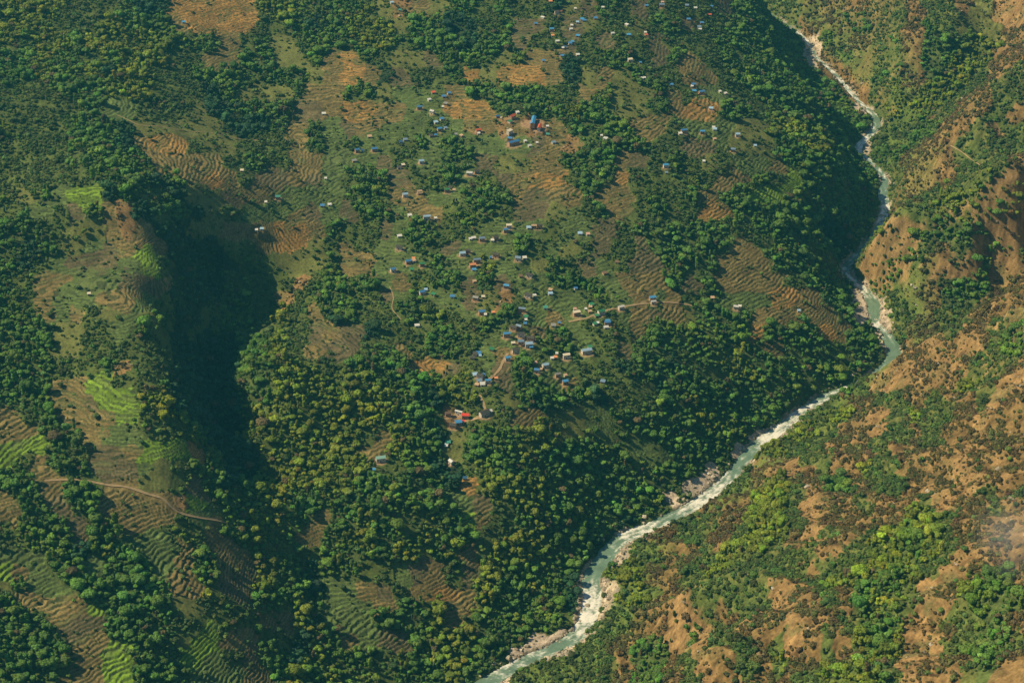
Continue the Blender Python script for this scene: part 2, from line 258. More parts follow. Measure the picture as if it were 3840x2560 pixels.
# ------------------------------------------------------------------ houses: sheet, x, y, length, width, turn (deg), roof, where
SH = dict(A=(1500,300,3.672),B=(1700,1080,3.672),C=(1450,850,3.672),D=(1960,0,3.672),E=(1600,1380,3.672),F=(2500,250,3.672),
  a=(0,0,1.8375),b=(1280,0,1.8375),c=(2560,0,1.8375),d=(0,853,1.8375),e=(1280,853,1.8375),f=(2560,853,1.8375),h=(1280,1706,1.8375))
HOUSES = """
A 460 180 5 4 20 red|at the top left of the bright green terraces above the upper village
A 608 235 5 4 10 blue|in the middle of the bright green terraces above the upper village
A 675 190 4 3.5 15 blue|at the upper right edge of the bright green terraces
A 405 280 4.5 3 35 white|alone on the left side of the bright green terraces
A 630 335 5 4 -20 grey|below the bright green terraces, right of two sheds
A 592 382 2.5 2 0 white|tiny, just below the grey house under the green terraces
A 270 395 6.5 4 10 blue|alone among orange terraces left of the upper village
A 445 455 5.5 4 -30 pale|with tall walls at the left edge of the upper village
A 578 545 5 4 20 blue|upper of three blue roofs in a column left of the orange field
A 495 590 5 4 25 paleblue|with a tree beside it, middle left of the column of blue roofs
A 545 695 5.5 4 20 sky|lowest and brightest of the column of blue roofs
A 628 670 4 3.5 15 slate|just right of the brightest of the column of blue roofs
A 430 775 5 4 20 dark|among bushes below the column of blue roofs
A 490 770 3 2.5 20 blue|small, right beside a dark roof below the column of blue roofs
A 770 760 3.5 3 0 grey|left one of a pair on the green terraces left of the red roof
A 845 775 4 3 -50 tan|right one of a pair on the green terraces left of the red roof
A 1080 710 6.5 4 20 red|alone on the slope left of the long blue hall
A 1085 745 3 2.5 10 white|below the lone red roof left of the long blue hall
A 1345 510 5 3 20 navy|half hidden in trees left of the long red roof
A 1548 530 9 4.5 50 red|long, uphill left of the long blue hall
A 1515 580 5 4.5 50 green|joined to the lower end of the long red roof
A 1618 455 4 3.5 20 white|uphill at the trees behind the long red roof
A 1835 590 24 5 84 sky|longest hall of the upper village beside a bare yard
A 1920 675 13 3.8 80 red|narrow, right of the longest blue hall
A 2035 758 4 3.5 -10 teal|by the bare yard right of the narrow red roof
A 2030 650 3 2.5 0 white|small, at the top of the bare yard right of the narrow red roof
A 1510 735 7.5 4 48 cream|above the two joined blue roofs of the upper village
A 1515 815 6 4.5 -15 blue|just above the long blue hall that lies across the slope
A 1565 885 15 5 30 blue|long hall lying across the slope under the cream roof
A 1725 850 3.5 2.5 25 white|low, right of the long blue hall that lies across the slope
A 1787 915 4.5 2.5 25 pale|low, lower right of the long blue hall that lies across the slope
A 1888 875 2.5 2 0 white|tiny, between two low pale sheds and the slate blue roof
A 2118 868 5 3.5 22 slate|at the right end of the terraces under the bare yard
A 295 1140 6 4.5 15 paleblue|alone on green terraces above the dark round grove
A 45 1180 4 3 20 cream|small, left of the lone pale blue roof above the round grove
A 960 1305 7 4.5 -10 pale|on the terraces right of the dark round grove
A 1062 1280 6 4 10 dark|with stone yard, right of the grey roof by the round grove
A 75 830 5 4 15 slate|right one of a pair left of the leafy clump on the green terraces
A 12 862 4 3.5 15 navy|left one of a pair left of the leafy clump on the green terraces
A 650 1535 6 4 10 green|below the dark round grove in the middle of the slope
A 690 1488 5 4 -20 dark|right behind the green roof below the dark round grove
A 745 1525 3 2.5 0 tan|small, to the right of the green roof below the round grove
A 270 1555 5.5 4 10 tan|left of the green roof below the dark round grove
b 350 22 4.5 3.5 20 paleblue|at the top of the slope beside a bare strip, near the upper rim
b 405 75 3.5 3 0 teal|below the pale blue roof near the upper rim
b 195 945 5 4 10 tan|beside a leafy clump left of the upper village
b 110 1045 5.5 4 20 blue|left one of three blue roofs in a row above the largest grove
b 148 1043 3 2.5 10 navy|small middle one of three blue roofs in a row
b 230 1038 7 4.5 15 blue|biggest and right one of three blue roofs in a row
b 90 1112 5 3.5 20 grey|just below the row of three blue roofs
b 400 1158 5 4 10 dark|between terraces, left of the lone pale blue roof
b 440 1352 6 4.5 15 paleblue|right of the largest grove on the middle slope
b 540 1335 5 4 10 tan|next right of the pale blue roof beside the largest grove
b 472 1488 4.5 3.5 20 white|upper left of the long pale blue shed under the largest grove
b 590 1508 8 4 8 paleblue|long, on the terraces under the largest grove
b 650 1508 3 2.5 10 white|small, right end of the long pale blue roof under the grove
b 2235 1150 6 4.5 10 sky|alone between trees on the right middle slope
b 2240 1195 3 2.5 0 slate|small, under the lone blue roof on the right middle slope
b 2275 588 4.5 4 0 blue|alone beside trees at the upper right of the slope
b 1820 960 5 4 -30 pale|in a clearing of the wood right of the upper village
b 1793 940 2.5 2 0 white|tiny, left of the pale roof in the wood clearing
D 385 28 4.5 3.5 0 orange|beside a dark tree at the upper rim of the slope
D 470 185 6 4.5 10 dark|on a small ridge near the upper rim
D 527 165 3 2.5 0 orange|small, right of the dark roof on the small ridge near the rim
D 725 130 2.8 2.5 0 white|alone on grass near the upper rim
D 822 270 5 5 0 sky|brightest roof of the high hamlet
D 850 292 5 3 0 blue|joined low wing in front of the brightest high roof
D 1005 260 4.5 4.5 0 blue|alone, right of the brightest high roof
D 755 315 3.5 3.5 0 paleblue|small, lower left of the brightest high roof
D 183 335 3.8 3 0 blue|small, far left of the high hamlet
D 275 250 5 2.5 -40 white|thin, upper left of the high hamlet
D 677 360 3.2 3 0 white|beside dark trees in the high hamlet
D 667 412 4 3 10 pale|under the white roof beside dark trees in the high hamlet
D 400 425 5.5 4 5 sky|at the left of the high hamlet above the red hut
D 415 500 3.5 3 0 orange|small red hut under the left blue roof of the high hamlet
D 760 503 5 4 -15 sky|right of the path in the high hamlet, above two linked roofs
D 480 578 5 3 10 white|in a bare orange yard of the high hamlet
D 655 608 4.5 4 10 blue|lower of two linked blue roofs in the high hamlet
D 685 585 4 3.5 10 sky|upper of two linked blue roofs in the high hamlet
D 580 660 4 4 0 navy|below the two linked blue roofs of the high hamlet
D 555 672 3 2.5 0 white|left of the navy roof below the linked blue roofs
D 548 778 4.5 4 0 blue|alone under the high hamlet
D 760 762 4.5 3.5 10 white|by a bush right of the lone blue roof under the high hamlet
D 290 845 3.5 3 0 blue|small, on the orange terraces under the high hamlet
D 1432 350 5 3 -50 white|on a stony knoll right of the high hamlet
D 1105 112 3.5 3 0 white|on a bare patch above the stony knoll near the rim
D 1240 470 4.5 3 10 pale|on a red bare patch right of the high hamlet
D 1460 488 5 4 0 sky|alone, right of the red bare patch
D 1690 458 3 3 0 white|small, above a red roofed hut at the right of the high slope
D 1702 492 4 3 15 red|at the right of the high slope under a small white shed
D 1705 88 4.5 4 0 blue|left one of three blue roofs along the rim
D 1915 90 7 4.5 0 slate|widest of three blue roofs along the rim
D 1925 40 4 3 0 pink|just above the widest blue roof at the rim
D 2260 85 4.5 4 0 slate|right one of three blue roofs along the rim
D 2285 275 5 4.5 0 blue|alone below the rim near its right end
D 1480 843 6 4 15 cream|long cluster front in the trees on the high right slope
D 1498 838 4 3.5 15 white|brightest one in the trees on the high right slope
D 1622 872 3 2.5 0 blue|small, right of the bright roofs in the trees
D 1648 1085 3.2 3 0 white|left one of a tiny pair beside the wood on the right slope
D 1680 1083 2.5 2.5 0 white|right one of a tiny pair beside the wood on the right slope
F 372 270 5.5 4.5 0 blue|topmost of three stacked blue roofs near the river wood
F 350 280 3 3 0 white|left of the topmost of three stacked blue roofs
F 380 345 5 4 0 sky|middle one of three stacked blue roofs near the river wood
F 480 370 7 4.5 15 blue|lowest and widest of three stacked blue roofs near the river wood
F 735 350 3.2 3 20 white|left one of two bright sheds at the edge of the river wood
F 812 377 3.5 3 30 white|right one of two bright sheds at the edge of the river wood
F 610 582 5.2 4.5 -10 paleblue|alone under the path by the river wood
F 648 838 3.5 3 0 white|joined above a pale blue roof on the lower right terraces
F 662 870 5 4.5 0 paleblue|joined under a white shed on the lower right terraces
F 235 907 7.5 4 12 blue|longest on the right terraces beside a dark wood
F 188 930 4.5 3.5 10 white|lower left of the longest blue roof on the right terraces
F 490 917 5.5 4 0 sky|alone between two groups on the right terraces
F 977 955 5.5 4.5 0 paleblue|alone at the right side above the small green fields
F 1218 1097 3.5 3 0 paleblue|tiny, at the top of the small green fields by the river wood
F 915 1162 5.5 4.5 -10 slate|left of the small green fields by the river wood
F 660 1005 4 3 20 tan|hut beside a bush on the right terraces
F 512 1312 3 3 0 white|alone on brown ground at the lower right terraces
c 30 42 5 4 0 slate|leftmost of the roofs near the top by the canyon
c 88 60 4.5 4 0 pale|second of the roofs near the top by the canyon
c 200 50 3.5 3 0 blue|rightmost blue roof near the top by the canyon
c 188 107 4 3 0 red|under the rightmost blue roof near the top by the canyon
c 133 162 5 4 0 blue|right one of three blue roofs on the slope by the canyon
c 115 190 5 4 0 slate|lowest of three blue roofs on the slope by the canyon
c 120 207 4 3 0 white|touching the lowest of three blue roofs by the canyon
C 178 137 5 3.5 15 white|right of the lime green strip fields under the largest grove
C 175 302 6.5 4.5 -15 dark|below the white roof by the lime green strips
C 370 437 3.2 2.5 0 orange|small red hut behind the blue roof at the left of the main village
C 297 500 6 4.5 20 blue|at the left end of the main village beside stone yards
C 372 478 5 3.5 30 tan|right behind the blue roof at the left end of the main village
C 490 535 5.5 4 10 green|in bushes at the left end of the main village
C 350 600 4 3.5 0 green|small, under the blue roof at the left end of the main village
C 90 610 6 4.5 20 blue|leftmost of the main village, alone on green terraces
C 1045 388 6.5 5 10 paleblue|big, alone beside a dark annex at the top of the main village
C 1120 352 5.5 4 -10 dark|annex behind the big pale blue roof at the top of the main village
C 1200 162 4.5 2.8 20 white|right one of two low white sheds at the trees
C 1152 178 3 2.5 20 white|left one of two low white sheds at the trees
C 1312 187 6.5 4.5 10 slate|right of the two low white sheds at the trees
C 1458 207 3.5 3 0 white|small, left of a dark thatched roof in bushes
C 1500 172 6 5 20 dark|thatched, in bushes right of the slate roof
C 1640 68 5.5 4 10 blue|above the shrubs at the top of the terraced village slope
C 1955 20 4.5 4 10 paleblue|left end of the long farm row on the green terraces
C 2030 10 6 3.5 0 tan|middle of the long farm row on the green terraces
C 2105 10 6 4 10 dark|right end of the long farm row on the green terraces
C 1685 12 6 3 5 cream|low, left of the long farm row on the green terraces
C 1245 488 8 3.8 10 slate|long low, above the orange roof in the village
C 1185 548 7 4.5 12 orange|only orange roof in the main village, on a grassy yard
C 1205 600 4.5 2.5 0 sky|small lean-to below the only orange roof
C 1435 438 2.5 2 0 blue|tiny, left of the dark house with a tan wall
C 1510 408 7 5 -20 dark|with a tan wall, on open terraces above the village trees
C 1812 455 6.5 5 -15 slate|on open terraces left of a white shed
C 1900 437 4.5 3.5 10 white|on open terraces right of a slate roof
C 1845 690 4 3.5 10 brown|small brown hut on the terraces right of the big tree clump
C 1968 685 6.5 4.5 -20 dark|right of the small brown hut on the open terraces
C 1650 838 6 4 -15 sky|right beside the big tree clump by the bare oval ground
C 1210 762 4 2.5 20 tan|small, among trees above the dark shadow of the village
C 490 922 6 4.5 20 blue|with pink wall, above the leafy hollow of the village
C 540 877 3.5 3 0 paleblue|small, right above the blue roof by the leafy hollow
C 645 940 5 4 -30 green|beside the blue roof above the leafy hollow
C 905 970 4.5 4 0 blue|alone left of the grey farm in the village middle
C 1230 1002 6 4.5 -20 grey|in the middle of the village under the tree shadow
C 1330 975 3.5 2.5 0 cream|small, right of the grey farm in the village middle
C 1950 962 7 5 -25 dark|under the bare oval ground
C 2037 957 3.5 2.5 20 white|small, right of the dark roof under the oval ground
C 2255 877 4 3 -20 tan|upper one on the pink bare yard in the right village
C 2255 930 5 3.5 10 paleblue|lower one on the pink bare yard in the right village
C 420 1370 5 3 10 white|in the left woods of the village, on its own terrace
B 390 350 6.5 5 12 blue|square, beside a white hut left of the stony ruin
B 443 378 2.6 2.5 0 white|beside the square blue roof left of the stony ruin
B 552 347 3.5 2.5 10 orange|small, in front of the stony ruin
B 950 318 7.5 3.5 -14 slate|long low, under dark trees in the village middle
B 1000 402 4.5 4 -20 green|above two linked farms in the village middle
B 1000 447 2.5 2.2 0 white|tiny, under the green roof in the village middle
B 988 500 3.5 3 0 blue|small, above the linked farm roofs
B 1270 280 5 4 0 teal|half hidden behind bushes right of the long low slate roof
B 835 560 7 5 -25 dark|left one of two linked farms in the village middle
B 905 550 6 4.5 -25 slate|right one of two linked farms in the village middle
B 1378 522 5 4.5 0 grey|by the curved terraces right of the two linked farms
B 1460 490 2.4 2 0 blue|tiny, right of the grey farm by the curved terraces
B 735 662 7.5 4 10 sky|long, left of the dark long farm on the grass terrace
B 935 660 7.5 4 0 dark|long, on the grass terrace right of the long sky blue roof
B 1068 720 8 5 -20 dark|big, with tan walls right of the grass terrace
B 930 757 6.5 4.5 5 slate|under the grass terrace, left of the big pale blue roof
B 1037 797 8 5.5 10 paleblue|biggest in the village middle, with a lean-to in front
B 1072 822 3.6 2.5 10 sky|lean-to in front of the biggest pale blue roof
B 825 767 4 2.5 10 cream|small, at the left of the slate roof under the grass terrace
B 862 880 8 5 8 dark|thatched, beside the top of the village path
B 530 852 5 4.5 70 green|pointed, left of the village path
B 347 903 5 4.5 0 blue|on a dark farm at the left end of the lower village
B 300 918 4.5 4.5 0 dark|left half of the farm at the left end of the lower village
B 265 968 5 4 -10 dark|lower wing of the farm at the left end of the lower village
B 370 942 2.4 2 0 paleblue|tiny, under the blue roof at the left end of the lower village
B 748 985 5.5 4 10 sky|alone just right of the village path
B 1835 888 11 5 17 paleblue|longest of the right village, on its own green terrace
B 1882 820 4.5 4 20 green|behind the longest roof of the right village
B 1558 960 7.5 2.8 14 cream|long low, right under the big dark tree clump
B 1408 966 3.2 2.8 10 orange|small yellow hut in the shadow of the big clump
B 1360 975 3.2 2.5 10 white|left of the small yellow hut
B 1425 912 2.4 2 0 white|tiny, above the small yellow hut at the big clump
B 1118 1038 5 2.5 20 pink|flat, alone on green terraces below the village
B 1267 1082 6.5 4.5 20 paleblue|above its blue neighbour on the lower green terraces
B 1150 1152 5.5 4 -10 blue|below its pale neighbour on the lower green terraces
B 1205 1128 2.6 2.5 0 tan|tiny, between the pale and the blue roof of the lower terraces
B 1437 1212 5.5 3.5 20 grey|on stony ground at the foot of the green terraces
B 1545 1210 3.5 2.5 30 tan|on stony ground right of the grey roof
B 1540 1310 5.8 4.5 15 sky|lowest of the village at the forest edge
B 2058 1293 5 4 -20 slate|alone in bushes at the lower right of the village
B 1905 222 5 4 20 green|above the main track at the right of the village
B 1887 268 3.5 3 0 tan|directly below the green roof above the main track
B 1700 370 8 3.5 18 cream|flat, at the left end of the main track
B 1675 298 3.2 2.5 10 pink|small, above the flat cream roof at the track end
B 1880 332 4 2.5 20 tan|flat, just above the main track
B 1825 298 2.4 2.2 0 white|tiny, between the flat tan shed and the track
B 2035 350 7.5 5 25 green|larger of two joined by the main track
B 1975 388 5 3.5 25 green|smaller of two joined by the main track
B 2310 285 6.5 4 25 white|open fronted, touching the main track
B 2128 462 5 4 5 sky|upper of two joined blue roofs under the main track
B 2122 492 6.5 4.5 5 blue|lower of two joined blue roofs under the main track
B 2105 548 5 3 10 pale|in front of the two joined blue roofs under the track
B 1950 500 4.5 3.5 30 green|left of the two joined blue roofs under the track
B 1990 490 2.6 2.5 0 white|tiny, beside the green roof under the track
B 303 1203 5 4.5 10 paleblue|top left of the hamlet at the path's lower end
B 372 1225 6.5 5 -20 dark|in the middle of the hamlet at the path's lower end
B 415 1208 2.8 2.8 0 blue|small, top right of the hamlet at the path's lower end
B 358 1278 5 4 20 slate|under the dark roof of the hamlet at the path's lower end
B 477 1296 6 3 8 sky|bright, right end of the hamlet at the path's lower end
B 402 1328 5 5 5 pale|lowest of the hamlet at the path's lower end
B 325 1340 4 3.5 -20 tan|lowest left of the hamlet at the path's lower end
B 590 1250 3.2 2 0 orange|tiny, at the lower end of the village path
e 2145 493 7 4.5 10 sky|at the far right of the main track
e 2150 523 5.5 3 10 pale|flat, under the blue roof at the far right of the track
e 1615 423 3.5 3 20 blue|small, alone on terraces below the big field
e 1900 243 4 3.5 -20 brown|alone on the dark terraces at the right of the village
e 1815 318 5 4 30 brown|thatched, beside a bush on the dark terraces
e 1700 50 4 3.5 10 pink|right of the blue house on the upper green terraces
e 1645 45 5 4.5 0 paleblue|at the tree row on the upper green terraces
E 535 675 7 5 -6 crimson|only large red roof at the forest clearing
E 497 742 3.2 3 -6 crimson|small, between the large red roof and the blue roof in the clearing
E 437 768 7 5.5 12 sky|in the forest clearing under the large red roof
E 365 812 7 5 -20 dark|lowest left of the forest clearing, next to the blue roof
E 795 643 11 5 36 dark|long, at the bend of the track right of the forest clearing
E 872 602 4.5 3 10 pale|at the upper end of the long dark roof by the bend
E 295 648 6 4 10 brown|under trees at the upper left of the forest clearing
E 445 635 8 2.2 -25 pale|narrow, at the top of the forest clearing
E 295 1022 5 4 10 teal|in the small clearing below the forest clearing
E 275 1042 3.2 3 0 white|in front of the teal roof in the small lower clearing
E 270 1080 2.8 2.4 0 white|lowest hut of the small lower clearing
E 340 1310 5.5 4 -55 pale|alone at the dark grove below the clearings
E 525 1525 3.5 3 0 navy|small, at the top of the red field in the forest
h 272 38 9.5 5 14 mint|alone on a rubble clearing in the left forest
h 226 105 2.4 2 0 sky|tiny, below the lone mint green roof in the left forest
f 205 488 4 3.5 0 tan|left of the white farm on the lower right slope
f 368 558 5.5 4 -15 pale|left of its white twin on the lower right slope
f 393 547 3.5 3 -15 white|right one of a pair on the lower right slope
f 800 578 3.2 2.5 0 paleblue|tiny, amid the fan of brown terraces above the river
a 1268 158 4.5 3 10 sky|small, alone left of the orange terraces at the top left
a 2232 788 4.5 3.5 5 white|alone on dark terraces in the upper left
a 1917 1368 5.5 4.5 0 teal|alone at the foot of the long brown terraces
a 1833 1398 2.5 2.4 0 white|tiny, left of the teal roof at the foot of the brown terraces
a 1668 1180 3.5 3 0 cream|beside a bush above the long brown terraces
a 2222 1422 4.5 4 0 blue|left one of a pair under the largest grove's left side
a 2272 1415 4 3 10 white|right one of a pair under the largest grove's left side
a 2245 1235 2.5 2.4 0 white|tiny, alone left of the largest grove
d 1805 15 4 3 0 paleblue|left of the ploughed fields over the shadowed ravine
d 1768 22 3 2.5 0 white|just left of a pale blue roof over the shadowed ravine
d 615 463 3 2.5 10 cream|only hut on the terraced plateau beside the dark ravine
"""
ROOFS = dict(blue=((.06,.20,.42),'blue'),sky=((.07,.28,.54),'bright blue'),navy=((.03,.10,.22),'dark blue'),paleblue=((.30,.45,.60),'pale blue'),slate=((.16,.24,.34),'blue grey'),
  grey=((.25,.25,.24),'grey'),pale=((.50,.50,.48),'pale grey'),white=((.60,.59,.55),'white'),cream=((.62,.54,.40),'cream'),tan=((.48,.32,.20),'tan'),brown=((.16,.10,.06),'brown'),
  dark=((.065,.06,.05),'dark grey'),red=((.55,.11,.05),'red'),crimson=((.70,.06,.03),'red'),orange=((.70,.28,.12),'orange'),pink=((.55,.32,.25),'pinkish'),green=((.04,.20,.09),'green'),teal=((.06,.26,.20),'teal green'),mint=((.25,.45,.38),'mint green'))
HS = []
for ln in HOUSES.strip().split('\n'):
    head, where = ln.split('|'); q = head.split()
    ox, oy, k = SH[q[0]]
    u = (ox + float(q[1]) / k) * 2352 / 3840; v = (oy + float(q[2]) / k) * 2352 / 3840
    HS.append([u, v + 1.5, float(q[3]) * .84, float(q[4]) * .84, float(q[5]), q[6], where])
hu = np.array([h[0] for h in HS]); hv = np.array([h[1] for h in HS])
hx, hy, hz = raycast(hu, hv)
HSC = np.hypot(hy, CH - hz) / 1900.0         # nothing: lengths are real metres
# level a small yard for each house
def near(x, y, R):
    fi, fj = gidx(np.array(x), np.array(y)); di = int(R / (y * math.log(Y1 / Y0) / (NI - 1))) + 2; dj = int(R / (y * (S1 - S0) / (NJ - 1))) + 2
    return slice(max(0, int(fi) - di), min(NI, int(fi) + di + 1)), slice(max(0, int(fj) - dj), min(NJ, int(fj) + dj + 1))
TM = TERR[kind0].astype(float)
YARD = np.zeros((NI, NJ), np.float32)
# ------------------------------------------------------------------ paths (survey polylines)
def P1(t, pts): ox, oy, k = SH[t]; return [((ox + x / k) * .6125, (oy + y / k) * .6125) for x, y in pts]
g_ = (0, 1706, 1.8359)
SH['g'] = g_
PATHS = [('footpath', 1.0, P1('g', [(300,176),(400,170),(500,168),(560,172),(640,185),(740,205),(840,214),(910,230),(1000,262),(1070,282),(1120,300),(1170,345),(1220,388),(1300,415),(1400,435),(1490,447),(1560,470)])),
 ('track', 1.2, P1('e', [(1560,650),(1680,628),(1760,595),(1850,565),(1950,545),(2100,522),(2180,518),(2250,515),(2352,526),(2420,540)])),
 ('footpath', 1.3, P1('B', [(752,895),(735,925),(690,990),(672,1040),(640,1110),(580,1180),(500,1243),(440,1270)])),
 ('footpath', 0.5, P1('a', [(800,790),(870,820),(960,862),(1100,872),(1280,905),(1390,912),(1480,920),(1560,940),(1700,965),(1780,968),(1870,985)])),
 ('footpath', 1.2, P1('E', [(735,360),(745,420),(772,460),(790,510),(802,560),(835,585),(862,600),(800,690),(700,690),(600,720)])),
 ('footpath', 0.45, P1('c', [(1840,1005),(1900,1035),(1950,1070),(2010,1115),(2060,1145)])),
 ('footpath', 0.45, P1('a', [(670,190),(720,150),(790,120),(850,85),(905,55)])),
 ('footpath', 0.45, P1('e', [(2020,-60),(1780,330)][:0] + [(330,400),(360,480),(350,560),(420,640)]))]
PW = []
for nm, hw, pts in PATHS:
    c = catmull(np.array(pts), 10); x, y, z = raycast(c[:, 0], c[:, 1])
    xs = np.convolve(np.pad(x, 2, 'edge'), np.ones(5) / 5, 'valid'); ys = np.convolve(np.pad(y, 2, 'edge'), np.ones(5) / 5, 'valid')
    PW.append((nm, hw, xs, ys))
    for a, b in zip(xs, ys):
        si, sj = near(a, b, 7); d = np.hypot(GX[si, sj] - a, GY[si, sj] - b)
        TM[si, sj] = np.minimum(TM[si, sj], sstep(hw + 1, hw + 4, d))
for k, h in enumerate(HS):
    R = 0.6 * h[2] + 1.0; si, sj = near(hx[k], hy[k], R + 5); d = np.hypot(GX[si, sj] - hx[k], (GY[si, sj] - hy[k]))
    m = 1 - sstep(R, R + 3.0, d); Z[si, sj] = Z[si, sj] * (1 - m) + hz[k] * m
    TM[si, sj] = np.minimum(TM[si, sj], 1 - m)
    if h[2] > 4.2: YARD[si, sj] = np.maximum(YARD[si, sj], 1 - sstep(R - .5, R + 1.5, d + 1.6 * noise(GX[si, sj] / 3, GY[si, sj] / 3)))
# ------------------------------------------------------------------ terraces
gzj = np.gradient(Z0, axis=1) / np.gradient(GX, axis=1); gzi = (np.gradient(Z0, axis=0) - gzj * np.gradient(GX, axis=0)) / np.gradient(GY, axis=0)
steep = np.hypot(gzj, gzi); sl_ = steep + .05 * fbm(GX, GY, 50, 2, 400.0)
STEP = np.where(sl_ < .20, .80, np.where(sl_ < .34, 1.2, 1.65))
step = 1.5 + 0.35 * fbm(GX, GY, 160, 1, 30.0)
zz = Z + (0.9 * fbm(GX, GY, 26, 2, 12.0) + 0.50 * noise(GX / 6.5, GY / 6.5)) * STEP / 1.4 + 0.10 * noise(GX / 3.1 + 7, GY / 3.1)
ph = zz / STEP + 0.0 * step
fr = ph - np.floor(ph)
zt = (np.floor(ph) + sstep(0.68, 1.0, fr)) * STEP - (zz - Z)
TMs = np.clip(TM, 0, 1)
blank = sstep(0.18, 0.34, fbm(GX, GY, 60, 2, 44.0))         # stretches where the steps have slumped
TMs = TMs * (1 - 0.4 * blank)
Z = Z * (1 - TMs) + zt * TMs + 0.25 * noise(GX / 2.1, GY / 2.1)
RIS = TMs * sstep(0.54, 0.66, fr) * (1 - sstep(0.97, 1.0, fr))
kind = landuse(GX, GY, Z0)
nearR = (RD < RW + 14 + 10 * noise(GX / 18 + 3, GY / 18))
ZS = Z.copy()
hz = gsample(Z, hx, hy)
# ------------------------------------------------------------------ ground colour (soil and crops, with shade painted into risers and ravine forest)
PAL = dict(F=(.078,.105,.028),Y=(.085,.112,.026),B=(.028,.048,.018),S=(.085,.112,.026),s=(.172,.110,.040),R=(.245,.150,.060),T=(.190,.142,.052),O=(.33,.185,.055),D=(.135,.108,.052),  # B is dark forest floor, also darkened for ravine shade
  G=(.105,.148,.040),L=(.160,.260,.024),M=(.128,.138,.038),X=(.46,.37,.28))
pal = np.array([PAL[k] for k in KINDS])
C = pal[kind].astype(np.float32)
n1 = fbm(GX, GY, 30, 3, 51.0); n2 = fbm(GX, GY, 9, 3, 61.0); n3 = noise(GX / 3.1, GY / 3.1)
C *= (1 + 0.28 * n1 + (0.30 + .35 * right) * n2 + (0.16 + .25 * right) * n3)[..., None]
# neighbouring fields differ: hash of the step number and a coarse cell
cell = np.floor(ph) * 13.7 + np.floor((GX + 12 * n1 + 0.3 * GY) / 22) * 7.13
hsh = np.modf(np.abs(np.sin(cell * 12.9898) * 43758.5453))[0]
isT = TERR[kind]
C *= np.where(isT, 0.78 + 0.5 * hsh, 1.0)[..., None]
swap = isT & (hsh > 0.90); C[swap] = C[swap] * 0.4 + np.array([.10,.12,.04]) * 0.6
gx_ = (sstep(.0, .45, fbm(GX, GY, 18, 3, 210.0)) * np.isin(kind, [5, 7]) * .55)[..., None]; C = C * (1 - gx_) + np.array([.115,.125,.045]) * gx_
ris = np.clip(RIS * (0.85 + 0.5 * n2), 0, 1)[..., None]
ris = ris * np.where(kind == KINDS.index('L'), .92, .88)[..., None]; C = C * (1 - ris) + np.array([.042,.060,.022]) * ris  # dark grassy banks, darkened further to paint in weak riser shading
# bare rock ribs on the steep right bank
isb = np.isin(kind, [KINDS.index('s'), KINDS.index('S'), KINDS.index('R')]) & (right > 0.5)
rk = (sstep(0.12, 0.4, ridg - 0.42 + 0.5 * n2) * isb * np.where(kind == KINDS.index('S'), 0.15, 0.5))[..., None]
C = C * (1 - rk) + np.array([.25,.155,.062]) * (1 + 0.4 * n2[..., None]) * rk
gr = (sstep(0.05, 0.4, n1) * (kind == KINDS.index('s')) * 0.2)[..., None]
C = C * (1 - gr) + np.array([.095,.105,.035]) * gr
gb = (sstep(8, 16, bank) * (1 - sstep(34, 62, bank + 14 * n1)) * (right > .5) * (RD < 75))[..., None] * .85
C = C * (1 - gb) + np.array([.105,.150,.032]) * (1 + .4 * n2[..., None]) * gb
cl_ = (sstep(1.05, 1.5, steep + .35 * n1 + .3 * n2) * (right > .5) * np.where(GY > 1850, .45, .9))[..., None]
C = C * (1 - cl_) + np.array([.25,.155,.065]) * (1 + .7 * n2 + .5 * n3)[..., None] * cl_
# stony banks, yards, trodden ground
nearR = RD < RW + np.where(kind == KINDS.index('X'), 16, 4) + 7 * noise(GX / 18 + 3, GY / 18)
gm = (nearR & (RD < 70) & ((right > .55) | (bank < 3.5))).astype(np.float32) * sstep(-.15, .1, fbm(GX, GY, 45, 2, 71.0) + 0.25 * (kind == KINDS.index('X')))
gm = gm[..., None]
C = C * (1 - gm) + np.array([.34,.28,.20]) * (1 + .5 * n2 + .35 * n3)[..., None] * gm
C = C * (1 - YARD[..., None] * .8) + np.array([.33,.21,.125]) * YARD[..., None] * .8
C = np.clip(C, .008, .8).astype(np.float32)
# ------------------------------------------------------------------ mesh helpers
def grid_mesh(name, X, Y, Zg):
    n, m = X.shape; me = bpy.data.meshes.new(name)
    me.vertices.add(n * m); me.vertices.foreach_set('co', np.stack([X, Y, Zg], -1).astype(np.float32).ravel())
    idx = np.arange(n * m).reshape(n, m)
    q = np.stack([idx[:-1, :-1], idx[:-1, 1:], idx[1:, 1:], idx[1:, :-1]], -1).reshape(-1, 4).astype(np.int32)
    me.loops.add(q.size); me.loops.foreach_set('vertex_index', q.ravel())
    me.polygons.add(len(q)); me.polygons.foreach_set('loop_start', np.arange(0, q.size, 4, dtype=np.int32))
    me.polygons.foreach_set('use_smooth', np.ones(len(q), bool)); me.update(calc_edges=True); return me
def vcol(me, name, arr):
    a = me.color_attributes.new(name, 'FLOAT_COLOR', 'POINT'); v = np.ones((len(me.vertices), 4), np.float32); v[:, :3] = arr.reshape(-1, 3); a.data.foreach_set('color', v.ravel())
def link(name, me, mat=None, parent=None):
    o = bpy.data.objects.new(name, me); COL.objects.link(o)
    if mat: me.materials.append(mat)
    if parent: o.parent = parent
    return o
